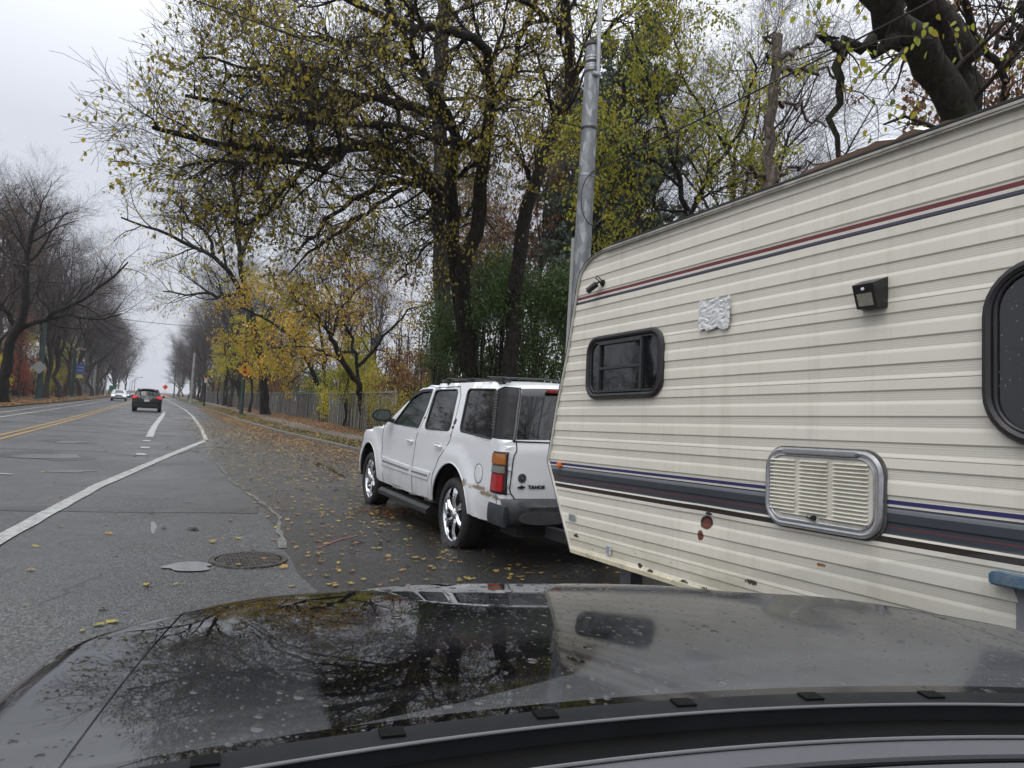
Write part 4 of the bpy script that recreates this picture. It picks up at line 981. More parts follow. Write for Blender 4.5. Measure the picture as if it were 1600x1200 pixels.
# mirrors, roof rails, visors, aerial, third brake light
for sd in(-1,1):
    mr_=empty('door_mirror'); mr_.parent=sv_; c=Vector((sd*(3.88-2.74),9.28-Y0,1.315))
    b=MB(); b.prism(chaikin([(-.135,-.07),(-.125,.075),(.08,.085),(.125,.05),(.125,-.07),(.06,-.085)],2),-.03,.07,lambda p,q,d,sd=sd:(c.x-sd*p*(1-.1*max(0,d*10)),c.y+d,c.z+q*(1-max(0,d)*3))); b.tube([c+Vector((-sd*.1,.02,-.05)),c+Vector((-sd*.2,.03,-.075))],.03,8); b.build('shell',M_blk,mr_)
    b=MB(); b.prism(chaikin([(-.115,-.055),(-.105,.06),(.07,.068),(.105,.04),(.105,-.055)],2),-.034,-.031,lambda p,q,d,sd=sd:(c.x-sd*p,c.y+d,c.z+q)); b.build('mirror_glass',simple('mirror_glass',(.13,.16,.15),.06,.6,.05),mr_,0)
    b=MB(); b.tube([sh.P(9.0-Y0,1.70,.0,sd)+Vector((-sd*.12,-.45,.03)),sh.P(8.3-Y0,1.74,0,sd)+Vector((-sd*.1,0,.06)),sh.P(7.3-Y0,1.74,0,sd)+Vector((-sd*.1,0,.065)),sh.P(6.5-Y0,1.73,0,sd)+Vector((-sd*.1,-.1,.03))],.012,8)
    for y in(8.1,7.4,6.62): b.box(sh.P(y-Y0,1.74,0,sd)+Vector((-sd*.1,0,.03)),(.05,.18,.07),0,None,.012)
    b.build('roof_rail',M_blk,sv_)
    b=MB(); sh.patch(b,L((9.02,1.52),(8.80,1.64),(8.62,1.68),(8.27,1.688),(8.27,1.655),(8.6,1.645),(8.78,1.60)),.0,.012,sd,.03); b.build('rain_visor',M_blk,sv_)
for y in(8.05,6.9): b=MB(); b.tube([(-.72,y-Y0,1.815),(0,y-Y0,1.84),(.72,y-Y0,1.815)],.011,6); b.build('roof_crossbar',M_blk,sv_)
b=MB(); b.tube([(-.84,9.62-Y0,1.2),(-.86,9.5-Y0,1.52),(-.87,9.45-Y0,1.72)],.004,5); b.build('aerial',M_blk,sv_)
b=MB(); b.box((-.0,6.10-Y0,1.685),(.34,.05,.03),0,None,.008); b.box((-.28,6.105-Y0,1.68),(.3,.05,.03),0,None,.008); b.build('high_brake_light',M_redl,sv_)
b=MB(); sh.patch(b,L((8.20,1.32),(8.14,1.32),(8.14,1.335),(8.20,1.335)),0,.004,-1); sh.patch(b,chaikin(L((7.22,1.285),(7.16,1.285),(7.16,1.35),(7.22,1.35)),1),0,.005,-1); sh.patch(b,L((7.22,1.24),(7.165,1.24),(7.165,1.27),(7.22,1.27)),0,.005,-1); b.build('pillar_badge',M_blk,sv_)
# front end
b=MB(); b.box((0,11.14-Y0,.82),(1.3,.08,.2),0,None,.02); b.box((0,11.14-Y0,.5),(1.5,.1,.12),0,None,.02); b.build('grille',M_blk,sv_)
for sd in(-1,1): b=MB(); b.box((sd*.76,11.08-Y0,.86),(.26,.12,.2),0,None,.03); b.build('headlight',M_clrl,sv_)
# --- distant cars
def small_car(name,label,loc,rz,paint,Ht,Wd,Ln,kind,group=None):
    r=empty(name,loc,rz,label=label,cat='car',group=group)
    h=Ln/2; w=Wd/2
    def arcs(cy): return list(reversed(arc(cy,.33,.38,10,170,10)))
    bt=[(-h,.35),(-h+.45,.25)]+arcs(-h+.95)+[(-h+1.5,.22),(h-1.5,.22)]+arcs(h-.9)+[(h-.35,.25),(h,.32)]
    if kind=='suv': tp=[(h,.32),(h+.03,.6),(h-.05,.85),(h-.9,1.02),(h-1.2,1.08),(h-1.95,Ht-.12),(h-2.3,Ht-.03),(0-.2,Ht),(-h+.75,Ht-.05),(-h+.45,Ht-.12),(-h+.15,1.12),(-h+.02,.98),(-h-.02,.7),(-h,.35)]
    else: tp=[(h,.32),(h+.04,.55),(h-.03,.75),(h-.9,.93),(h-1.3,1.0),(h-2.1,Ht-.1),(h-2.5,Ht),(-.5,Ht),(-h+1.2,Ht-.2),(-h+.5,1.0),(-h+.05,.95),(-h,.6),(-h,.35)]
    s_=Shell(bt,tp,lambda y,z: w-max(0,z-.9)*.38-max(0,.5-z)*.05,.16,.22,.05,lambda y,z:.04)
    if kind=='suv': wn_=[(h-1.45,1.06),(h-2.1,Ht-.14),(-h+.95,Ht-.15),(-h+.55,1.12)]
    else: wn_=[(h-1.5,.98),(h-2.2,Ht-.1),(-.6,Ht-.09),(-h+1.2,Ht-.24),(-h+.8,1.0)]
    def tf2(cx,y,z):
        if abs(cx)<.88:
            if kind=='suv' and y<-h+.5 and 1.14<z<Ht-.14: return 'rear_window'
            if kind!='suv' and y<-h+1.3 and 1.02<z<Ht-.12: return 'rear_window'
            if y>h-2.15 and (1.08 if kind=='suv' else 1.0)<z<Ht-.1: return 'windscreen'
        return None
    bo,pt,fn=s_.panel(r,paint,[('side_window',wn_,M_tint)],.12,topfn=tf2)
    for k_,m_ in pt.items(): fn(m_,k_,M_tint,r)
    for y in(-h+.95,h-.9):
        for sd in(-1,1):
            wl=empty('wheel'); wl.parent=r; wl.location=(sd*(w-.12),y,.335); tyre_mesh(.335,.22,.23).build('tyre',M_tyre,wl); b=MB(); b.lathe([(0,sd*.06),(.08,sd*.09),(.21,sd*.07),(.23,sd*.1),(.23,0),(0,0)],20,axis='x'); b.build('rim',M_alu,wl)
    b=MB(); b.box((0,0,.42),(Wd-.25,Ln-.3,.3)); b.build('underbody',M_seam,r,0)
    for sd in(-1,1): b=MB(); b.box((sd*(w+.08),h-1.75,1.08),(.2,.1,.14),0,None,.03); b.build('door_mirror',paint,r)
    return r,s_,h,w
t=NT('lit_tail_lamp'); M_tail=t.done(t.bsdf(color=(.4,.02,.02),rough=.2,emit=(1,.04,.03),emits=.6))
t=NT('lit_head_lamp'); M_head=t.done(t.bsdf(color=(.8,.8,.8),rough=.2,emit=(1,1,.97),emits=1.2))
P_black=mat_paint('black_car_paint',(.003,.003,.004),.25,dirt=(.015,.015,.015)); P_silver=mat_paint('silver_white_paint',(.5,.53,.57),.25); P_grey=mat_paint('dark_grey_paint',(.06,.065,.07),.25)
r,s_,h,w=small_car('black_car','black hatchback driving away in the lane ahead with red tail lamps lit',(-.33,58.5,0),-.02,P_black,1.64,1.86,4.6,'suv')
for sd in(-1,1): b=MB(); b.prism(chaikin([(.0,-.1),(-.02,.13),(.24,.12),(.32,.02)],1),-.05,.2,lambda p,q,d,sd=sd:(sd*(w-.03-p),-h+d,1.0+q)); b.build('tail_light',M_tail,r)
b=MB(); b.box((0,-h-.06,.93),(.62,.03,.05),0,None,.008); b.build('chrome_strip',M_chrome,r); b=MB(); b.box((0,-h-.065,.80),(.32,.02,.15),0,None,.004); b.build('number_plate',simple('plate_white',(.55,.55,.56),.4),r)
b=MB(); b.lathe([(0,-.02),(.06,-.02),(.06,.0)],14,axis='y',c=(0,-h-.05,1.03)); b.build('emblem',M_chrome,r)
b=MB(); b.box((0,-h+.47,1.60),(1.25,.3,.04),0,None,.012); b.build('spoiler',P_black,r); b=MB(); b.box((0,-h-.03,.45),(1.6,.12,.22),0,None,.04); b.build('rear_bumper',M_blk,r)
r,s_,h,w=small_car('oncoming_car','pale silver saloon coming towards the camera with headlamps lit in the left lane',(-3.95,105.5,0),PI+.02,P_silver,1.46,1.83,4.7,'sedan')
for sd in(-1,1): b=MB(); b.box((sd*(w-.28),h-.06,.72),(.38,.2,.12),0,None,.03); b.build('headlight',M_head,r)
b=MB(); b.prism(chaikin([(-.42,.12),(.42,.12),(.28,-.16),(-.28,-.16)],1),-.1,.02,lambda p,q,d:(p,h+.04+d,.62+q)); b.build('grille',M_blk,r); b=MB(); b.box((0,h,.36),(1.66,.16,.16),0,None,.03); b.build('lower_grille',M_blk,r)
r,s_,h,w=small_car('oncoming_car','dark grey car half hidden behind the pale silver oncoming saloon',(-2.95,128,0),PI+.02,P_grey,1.5,1.8,4.5,'sedan')
for sd in(-1,1): b=MB(); b.box((sd*(w-.28),h-.04,.72),(.34,.2,.12),0,None,.03); b.build('headlight',M_head,r)
# ------------------------------------------------------------------ the car the photograph is taken from
oc=empty('foreground_car',(0,0,0),-math.radians(14),label='black car in the foreground, wet bonnet beaded with rain and dashboard below the windscreen',cat='car')
t=NT('wet_black_paint'); o=t.obj(); x,y,z=t.sep()[:3]
sv2=t.scale((1,.8,1)); h=None
for s_,lo,hi,th in((26,.0,.27,.78),(48,.0,.28,.68),(95,.0,.28,.6)):
    v=t.n('TexVoronoi',{'Scale':s_,'Vector':sv2}); d=t.ramp(v.outputs['Distance'],[(lo,1.),(hi,0.)],'EASE'); sel=t.n('SeparateColor',{0:v.outputs['Color']}).outputs[0]
    d=t.math('MULTIPLY',d,t.math('GREATER_THAN',sel,th)); d=t.math('MULTIPLY',d,8./s_*2)
    h=d if h is None else t.math('MAXIMUM',h,d)
veil_damp=t.math('MULTIPLY',t.ramp(x,[(.25,0.),(.75,1.)]),t.ramp(t.n('TexNoise',{'Scale':1,'Detail':5,'Roughness':.7,'Vector':t.scale((9,30,1))}).outputs['Fac'],[(.3,.25),(.65,1.)]))  # right side greyed: glass veil and mirrored trailer put into the paint
veil_damp=t.math('MAXIMUM',veil_damp,t.ramp(t.noise(6,5,.7),[(.55,.0),(.85,.25)]))
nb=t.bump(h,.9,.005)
M_hood=t.done(t.bsdf(color=t.mix(veil_damp,(.003,.003,.0035),(.02,.021,.022)),rough=t.ramp(veil_damp,[(0,.02),(1,.15)]),spec=.75,normal=nb))
HC,Z0,KQ,YK,HQ,Y1,SH,HW,PULL=.499,1.0688,.110,1.100,1.788,1.787,7.2,.862,.627
edgey=lambda x: .895-.12*((x-.62)/.8)**2
def hz(x,y):
    c=x-HC; a_=abs(c); ye=y+PULL*(a_/.9)**2.5
    z=Z0-KQ*(y-YK)**2-HQ*max(0,ye-Y1)**2-SH*max(0,a_-HW)**2-1.5*max(0,ye-2.25)**2
    k=(a_-.50)/.1; z-=.005*math.exp(-k*k)*(1/(1+math.exp(-(y-1.15)*9)))   # creases
    z+=.003*math.exp(-((a_-.68)/.1)**2)
    return z
def sheet(name,x0,x1,nx,ny,ystart,yend,mat,parent,zf=hz,off=0,**k):
    b=MB()
    for i in range(nx+1):
        x=x0+(x1-x0)*i/nx; ys_,ye_=ystart(x),yend(x)
        for j in range(ny+1):
            y=ys_+(ye_-ys_)*j/ny; b.v.append((x,y,zf(x,y)+off))
    m=ny+1
    for i in range(nx):
        for j in range(ny): b.f.append((i*m+j,(i+1)*m+j,(i+1)*m+j+1,i*m+j+1)); b.m.append(0)
    return b.build(name,mat,parent,40,recalc=False,**k)
nose=lambda x: 2.5-.35*(abs(x-HC)/.9)**2.5
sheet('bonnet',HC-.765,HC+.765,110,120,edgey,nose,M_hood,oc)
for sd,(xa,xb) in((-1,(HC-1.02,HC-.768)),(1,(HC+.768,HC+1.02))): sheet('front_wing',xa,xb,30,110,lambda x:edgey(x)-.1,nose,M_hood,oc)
b=MB()
for i in range(24):
    a_=i/24*2*PI
for x0,x1 in((HC-1.0,HC+1.0),):
    n=30; 
    for i in range(n+1):
        x=x0+(x1-x0)*i/n; y=nose(x); z=hz(x,y); b.v+=[(x,y,z),(x,y+.03,z-.15),(x,y+.02,.45),(x,y-.08,.22)]
    for i in range(n):
        for j in range(3): b.f.append((i*4+j,(i+1)*4+j,(i+1)*4+j+1,i*4+j+1)); b.m.append(0)
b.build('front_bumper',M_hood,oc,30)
for sd in(-1,1):
    b=MB(); X=HC+sd*1.0; pts=[(2.0,.35),(1.95,.75),(-2.2,.78),(-2.2,.25),(.55,.22)]+[(1.28+.4*math.cos(math.radians(q)),.36+.4*math.sin(math.radians(q))) for q in range(190,-1,-19)]
    b.prism(pts,0,-.05*sd,lambda p,q,d,X=X:(X+d,p,q)); b.build('side_panel',P_black,oc,30)
    w_=empty('wheel'); w_.parent=oc; w_.location=(HC+sd*.86,1.28,.345); tyre_mesh(.345,.22,.23).build('tyre',M_tyre,w_); b=MB(); b.lathe([(0,sd*.06),(.08,sd*.09),(.21,sd*.07),(.23,sd*.1),(.23,0),(0,0)],24,axis='x'); b.build('rim',M_alu,w_)
# scuttle, dashboard
def arcbox(b,dy0,dy1,z0,z1,x0=-.85,x1=1.75,n=52,mi=0,gap=None):
    for i in range(n):
        xa=x0+(x1-x0)*i/n; xb=x0+(x1-x0)*(i+1)/n
        if gap and gap(xa): continue
        q=[(xa,edgey(xa)+dy0),(xb,edgey(xb)+dy0),(xb,edgey(xb)+dy1),(xa,edgey(xa)+dy1)]
        b.add([(x,y,z0) for x,y in q]+[(x,y,z1) for x,y in q],[(0,1,2,3),(4,5,6,7),(0,1,5,4),(1,2,6,5),(2,3,7,6),(3,0,4,7)],mi)
M_dash=simple('grey_dashboard_grain',(.12,.12,.132),.75,0,.06,2,.25,500); M_dashb=simple('black_dashboard_trim',(.004,.004,.004),.7,0,.1,6,.1,400,spec=.15); M_dband=simple('dark_glass_band',(.012,.013,.015),.6,0,.2,6,spec=.2)
b=MB(); arcbox(b,-.038,.004,.9,1.082); b.build('scuttle',M_dband,oc,0)
for xc in(-.3,-.12,.07,.26,.455,.65,.84,1.02,1.2): b=MB(); b.box((xc,edgey(xc)-.010,1.0835),(.028,.022,.003),0,Matrix.Rotation(-.2*(xc-.6),3,'Z')); b.build('scuttle_slot',M_dashb,oc,0)
b=MB(); arcbox(b,-.085,-.040,.9,1.060); b.build('defrost_channel',M_dashb,oc,0)
def arcline(b,dy,z,r): b.tube([(x,edgey(x)+dy,z) for x in np.linspace(-.85,1.75,50)],r,8)
b=MB(); arcline(b,-.040,1.082,.0022); arcline(b,-.087,1.058,.0025); b.build('bright_edge',simple('satin_edge_trim',(.16,.16,.17),.4,.2,.05,5),oc)
b=MB(); arcbox(b,-.128,-.088,.9,1.055); 
dz=1.048
b2=MB()
nx,ny=60,30
def dpt(x,u): y=edgey(x)-.136-(edgey(x)-.136-.50)*u; return (x,y,dz-.01*u)
for i in range(nx+1):
    x=-.85+2.6*i/nx
    for j in range(ny+1): b2.v.append(dpt(x,j/ny))
for i in range(nx):
    for j in range(ny):
        x=-.85+2.6*(i+.5)/nx; u=(j+.5)/ny; b2.f.append((i*(ny+1)+j,(i+1)*(ny+1)+j,(i+1)*(ny+1)+j+1,i*(ny+1)+j+1)); b2.m.append(0)
b.build('dash_lip',M_dash,oc,0); b2.build('dash_top',M_dash,oc,30,recalc=False)
b=MB(); arcbox(b,-.135,-.129,.95,1.05); b.build('dash_seam',M_dashb,oc,0)
TRAP=fillet([(.0,.70),(.33,.70),(.335,.50),(.03,.50)],.02); b=MB(); b.prism(TRAP,1.035,1.052,lambda p,q,d:(p,q,d)); b.build('centre_display',M_dashb,oc,0)
b=MB(); b.box((.45,.2,1.0),(2.6,.58,.06)); b.build('dash_rear',M_dashb,oc,0)
b=MB(); b.box((1.02,.66,1.056),(.26,.16,.012),0,None,.004); b.build('speaker_grille',M_dashb,oc,0)
# windscreen, laminated, a reflection veil painted into its colour
WT=math.radians(26)
t=NT('windscreen_glass'); x,y,z=t.sep()[:3]
fr_=t.n('Fresnel',{'IOR':1.9}).outputs[0]; tr_=t.n('BsdfTransparent',{'Color':(.97,.98,.98,1)}).outputs[0]; gs=t.n('BsdfGlossy',{'Color':(1,1,1,1),'Roughness':.06}).outputs[0]
# dashboard reflection painted as a grey veil, left out in one four-cornered patch
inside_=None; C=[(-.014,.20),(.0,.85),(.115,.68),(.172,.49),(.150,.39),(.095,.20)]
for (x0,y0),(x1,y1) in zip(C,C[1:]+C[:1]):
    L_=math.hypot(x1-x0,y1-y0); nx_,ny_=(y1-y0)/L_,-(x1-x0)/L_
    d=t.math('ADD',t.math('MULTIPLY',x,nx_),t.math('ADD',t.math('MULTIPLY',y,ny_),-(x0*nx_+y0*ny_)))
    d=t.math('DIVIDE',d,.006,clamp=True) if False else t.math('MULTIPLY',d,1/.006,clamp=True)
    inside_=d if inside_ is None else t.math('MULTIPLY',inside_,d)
veil=t.math('MULTIPLY',t.math('SUBTRACT',1,inside_),t.ramp(t.math('ADD',y,t.math('MULTIPLY',x,-.25)),[(.20,0.),(.36,.6),(.7,1.)]))
veil=t.math('MULTIPLY',veil,t.ramp(t.noise(5,4,.6),[(.3,.75),(.7,1.)]))
veil=t.math('MULTIPLY',veil,t.ramp(x,[(0.,.7),(.2,1.)]))
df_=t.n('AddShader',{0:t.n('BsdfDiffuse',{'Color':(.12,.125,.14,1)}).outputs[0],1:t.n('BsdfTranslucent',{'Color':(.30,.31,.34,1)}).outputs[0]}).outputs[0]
a_=t.n('MixShader',{0:t.math('MULTIPLY',veil,.26),1:tr_,2:df_}).outputs[0]
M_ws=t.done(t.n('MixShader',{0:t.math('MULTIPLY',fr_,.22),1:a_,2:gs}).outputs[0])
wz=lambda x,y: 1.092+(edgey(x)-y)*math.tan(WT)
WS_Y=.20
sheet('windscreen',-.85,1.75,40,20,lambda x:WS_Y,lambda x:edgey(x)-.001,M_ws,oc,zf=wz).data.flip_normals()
# ------------------------------------------------------------------ poles, cables, signs, fences
def mat_galv():
    t=NT('galvanised_steel'); v=t.n('TexVoronoi',{'Scale':16,'Vector':t.scale((1,1,.45))}).outputs['Color']; g_=t.n('SeparateColor',{0:v}).outputs[0]
    c=t.ramp(g_,[(0,(.17,.185,.2)),(.6,(.22,.235,.25)),(.85,(.3,.315,.33)),(1,(.4,.41,.42))]); c=t.mix(t.ramp(t.noise(3,5,.7),[(.45,0.),(.75,.5)]),c,(.12,.125,.13))
    return t.done(t.bsdf(color=c,rough=.5,metal=.35))
M_galv=mat_galv(); M_green=simple('dark_green_pole_paint',(.018,.045,.04),.5,0,.2,6,dirt=((.08,.07,.05),5,.5)); M_wood=simple('weathered_pole_wood',(.17,.15,.12),.8,0,.3,9,.5,40); M_lgrey=simple('light_grey_pole',(.27,.28,.28),.6,0,.15,4,dirt=((.12,.12,.11),4,.5))
M_cable=simple('black_cable',(.015,.015,.016),.6)
lean=.012
pl=empty('utility_pole',(6.1,9.86,0),label='thick galvanised steel pole rising behind the trailer nose, white bands near its top',cat='pole')
b=MB(); b.tube([(0,0,-.1),(0.0,0,3),(.0,0,7.58)],[.150,.142,.125],32); b.build('shaft',M_galv,pl)
b=MB(); b.lathe([(0,7.64),(.135,7.63),(.145,7.60),(.145,7.565),(.12,7.56)],32); b.build('cap',simple('rusty_cap',(.05,.04,.035),.7),pl)
b=MB()
for z in(7.37,7.32,7.24,7.20): b.tube([(0,0,z-.011),(0,0,z+.011)],[.1305,.1305],32)
b.tube([(0,0,5.38),(0,0,5.42)],[.1385,.1385],32); b.build('strap',M_alu,pl)
b=MB()
for z in(7.28,7.12): b.tube([(0,0,z-.02),(0,0,z+.02)],[.131,.131],32)
b.tube([(0,0,6.16),(0,0,6.20)],[.137,.137],32); b.build('dark_band',M_rub,pl)
b=MB(); b.tube([(.02,-.15,7.05),(-.01,-.17,7.5),(-.03,-.17,8.3),(-.1,-.2,9.2),(-.6,-.3,10.2),(-2.2,-.4,10.8)],[.03,.035,.035,.034,.03,.028],10); b.box((.0,-.15,7.06),(.16,.05,.07),0,None,.015); b.build('lamp_arm',M_alu,pl)
b=MB(); b.tube([(-.15,.05,-.05),(-.15,.05,4.35)],.035,8); b.build('conduit',M_lgrey,pl)
# coil of spare cable
b=MB(); P=[]
for i in range(25):
    a_=2*PI*i/24*.98-1.2; P.append((.05+.26*math.cos(a_)*.9,-.17,4.98+.42*math.sin(a_))) 
b.tube(P,.009,6,closed=True); b.build('cable_loop',M_cable,pl)
def cable(name,A,Bp,sag,r,label,n=24):
    A=Vector(A);Bp=Vector(Bp); b=MB(); b.tube([A.lerp(Bp,i/n)-Vector((0,0,sag*4*(i/n)*(1-i/n))) for i in range(n+1)],r,6); return b.build(name,M_cable,None,label=label,cat='cable')
cable('overhead_cable',(6.1,9.72,5.42),(5.2,-12,5.6),.25,.010,'black cable climbing from the steel pole to the upper right over the trailer roof')
cable('overhead_cable',(-9.5,9.5,7.6),(6.0,9.86,6.18),.35,.010,'long black cable sagging from the top left of the trees down to the steel pole')
b_=MB(); 
# leaning grey post, green posts and signs on the right verge
def pole(name,x,y,h,r,mat,label,lean=(0,0),cap=True,group=None,r1=None):
    p=empty(name,(x,y,0),label=label,cat='pole',group=group); b=MB(); b.tube([(0,0,-.1),(lean[0]*h,lean[1]*h,h)],[r,r1 or r*.85],14); b.build('shaft',mat,p)
    b=MB(); b.lathe([(0,.22),(r*1.3,.22),(r*1.7,.05),(r*1.7,.0),(0,0)],14) if cap else b.box((0,0,.05),(r*3,r*3,.1)); b.build('base',mat,p); return p
p=pole('street_pole',5.82,55.4,9.5,.14,M_green,'dark green post carrying the yellow diamond sign on the right verge',(.0,0))
sg=empty('warning_sign',(5.86,55.2,3.45),0,label='yellow diamond signal-ahead sign with a black arrow and red octagon on a green post',cat='road sign')
b=MB(); R=.53; b.prism(fillet([(0,R),(R,0),(0,-R),(-R,0)],.06),-.006,.006,lambda p,q,d:(p,-d-.0,q)); M_sy=simple('sign_yellow',(.75,.36,.015),.4,0,.08,2); b.build('panel',M_sy,sg,0)
b=MB(); b.prism([(-.05,-.04),(.05,-.04),(.05,.15),(.13,.15),(0,.36),(-.13,.15),(-.05,.15)],.0075,.0085,lambda p,q,d:(p,-d,q)); b.build('arrow',M_blk,sg,0)
b=MB(); b.prism([(.15*math.cos(PI/8+i*PI/4),-.21+.15*math.sin(PI/8+i*PI/4)) for i in range(8)],.0075,.0085,lambda p,q,d:(p,-d,q)); b.build('octagon',simple('sign_red',(.4,.03,.02),.4),sg,0)
b=MB(); b.box((0,.08,.2),(.3,.14,.05)); b.box((0,.08,-.2),(.3,.14,.05)); b.build('bracket',M_galv,sg,0)
p=pole('street_pole',5.1,86,3.7,.10,M_blk,'short black post with a small white and orange plate, far down the right verge')
b=MB(); b.box((0,-.14,3.05),(.3,.03,.55),0,None,.01); b.build('plate',simple('plate_white_orange',(.55,.5,.45),.5),p); b=MB(); b.box((0,-.16,3.25),(.26,.01,.14)); b.build('plate_mark',simple('orange_mark',(.7,.2,.04),.5),p)
p=pole('street_pole',5.5,128,8.2,.18,M_lgrey,'tall pale grey post beyond the short black post on the right',(.01,0)); b=MB(); b.box((0.05,-.3,6),(.4,.35,.7),0,None,.05); b.build('equipment_box',M_lgrey,p)
pole('street_pole',5.2,175,9,.16,M_wood,'thin wooden post far away, right of the orange sign',(.01,0)); pole('street_pole',5.0,215,10,.17,M_green,'farthest dark post on the right, behind the orange sign')
sg=empty('roadworks_sign',(2.5,195,0),0,label='small orange diamond roadworks sign beside the right lane in the distance',cat='road sign')
b=MB(); b.prism(fillet([(0,.68),(.68,0),(0,-.68),(-.68,0)],.08),-.02,.02,lambda p,q,d:(p,-d,q+2.75)); b.build('panel',simple('sign_orange',(.85,.13,.03),.4,0,.05,2),sg,0)
b=MB(); b.prism([(-.22,-.28),(-.1,-.32),(.16,.06),(.28,0),(.25,.32),(-.03,.22),(.06,.14)],.03,.035,lambda p,q,d:(p,-d,q+2.75)); b.build('arrow',M_blk,sg,0)
b=MB(); b.box((0,.05,1.2),(.1,.1,2.4)); b.box((0,.05,.08),(1.2,.9,.12)); b.build('stand',M_galv,sg,0)
br=empty('barricade',(2.45,188,0),0,label='orange and white striped barrier under the orange diamond sign',cat='barrier')
for i in range(3):
    b=MB(); b.box((0,0,.3+i*.42),(1.1,.06,.24)); b.build('rail',simple('barrier_white',(.6,.6,.6),.5),br,0); b=MB(); [b.prism([(x,-.14),(x+.18,-.14),(x+.32,.14),(x+.14,.14)],.032,.036,lambda p,q,d,i=i:(p,-d,.3+i*.42+q)) for x in(-.5,-.12,.22)]; b.build('stripes',simple('barrier_orange',(.8,.15,.03),.5),br,0)
b=MB(); [b.box((x,.05,.85),(.06,.06,1.7)) for x in(-.45,.45)]; b.build('frame',M_galv,br,0)
# left side
p=pole('street_pole',-9.5,79,8.5,.30,M_green,'thick dark green post, nearest on the left verge',(.0,0),r1=.12)
sg=empty('diamond_sign',(-9.6,78.5,3.1),0,label='grey back of a diamond road sign on the thick green post at left',cat='road sign'); b=MB(); b.prism(fillet([(0,.62),(.62,0),(0,-.62),(-.62,0)],.08),-.02,.02,lambda p,q,d:(p,-d,q)); b.build('panel',M_lgrey,sg,0); b=MB(); b.box((0,.25,0),(.5,.4,.1)); b.build('bracket',M_galv,sg,0)
p=pole('street_lamp',-9.4,108,6.2,.24,M_green,'green street lamp post with a curved arm and a blue banner on the left verge',(0.0,0)); p['category']='street lamp'
b=MB(); b.tube([(0,0,6.1),(.1,0,6.4),(.4,0,6.5),(.7,0,6.48)],.06,8); b.build('lamp_arm',M_lgrey,p); b=MB(); b.tube([(.55,0,6.45),(.7,0,6.47),(1.1,0,6.42),(1.2,0,6.4)],[.06,.13,.13,.05],10); b.build('lamp_head',M_lgrey,p)
bn=empty('banner',(-9.25,107.9,.4),0,label='blue and yellow banner hanging from the green lamp post at left',cat='banner')
b=MB()
for i in range(6): b.box((.55,.02*math.sin(i),4.05-i*.22),(.95-.03*i,.03,.22),0)
b.build('cloth',simple('banner_blue',(.06,.1,.3),.6,0,.2,2),bn,0); b=MB(); b.prism([(.12,2.25),(1.0,2.25),(.8,2.72),(.25,2.72)],-.02,.02,lambda p,q,d:(p,d,q)); b.build('banner_foot',simple('banner_yellow',(.5,.42,.1),.6),bn,0); b=MB(); [b.box((.52,-.03,z),(.75,.02,.06)) for z in(3.3,3.7)]; b.build('white_bars',simple('banner_white',(.5,.52,.6),.6),bn,0); b=MB(); [b.box((.4,.05,z),(1.1,.05,.05)) for z in(4.2,2.76)]; b.build('brackets',M_galv,bn,0)
pole('street_pole',-9.9,152,6.8,.2,M_lgrey,'slim pale grey post on the left, right of the lamp with the banner',(.01,0)); pole('street_pole',-9.6,182,4.5,.15,M_lgrey,'thin pale post far down the left verge, before the green board',(.02,0))
sg=empty('street_sign',(-9.2,205,0),0,label='dark green board on two posts beside the oncoming cars',cat='road sign'); b=MB(); b.box((0,0,1.5),(1.6,.1,1.8),0,None,.06); b.build('panel',simple('board_green',(.02,.12,.06),.5),sg); b=MB(); [b.box((x,.1,.8),(.12,.12,1.6)) for x in(-.6,.6)]; b.build('posts',M_galv,sg,0)
sg=empty('round_sign',(-9.1,230,0),0,label='small pale round sign above the oncoming cars',cat='road sign'); b=MB(); b.prism(arc(0,0,.5,0,350,20),-.03,.03,lambda p,q,d:(p,d,q+2.6)); b.build('panel',M_lgrey,sg,0); b=MB(); b.tube([(0,.1,0),(0,.1,2.6)],.06,8); b.build('post',M_galv,sg)
for i,(x,y,lb) in enumerate(((-5.7,265,'grey lamp post with a curved arm, nearest of the three beyond the oncoming cars'),(-7.8,320,'grey lamp post with a curved arm, second of the three beyond the oncoming cars'),(-10.3,385,'grey lamp post with a curved arm, farthest beyond the oncoming cars'))):
    p=empty('street_lamp',(x,y,0),label=lb,cat='street lamp',group='lamp posts in the far distance'); b=MB(); b.tube([(0,0,0),(0,0,5.2),(.4,0,5.8),(1.6,0,6.0)],[.12,.1,.09,.07],8); b.build('shaft',M_lgrey,p); b=MB(); b.tube([(1.5,0,6.0),(2.2,0,5.95)],.13,8); b.build('lamp_head',M_lgrey,p)
cable('overhead_cable',(-10,100,10.6),(7.5,100,10.3),.35,.03,'thin wire strung across the road between the rows of bare trees')
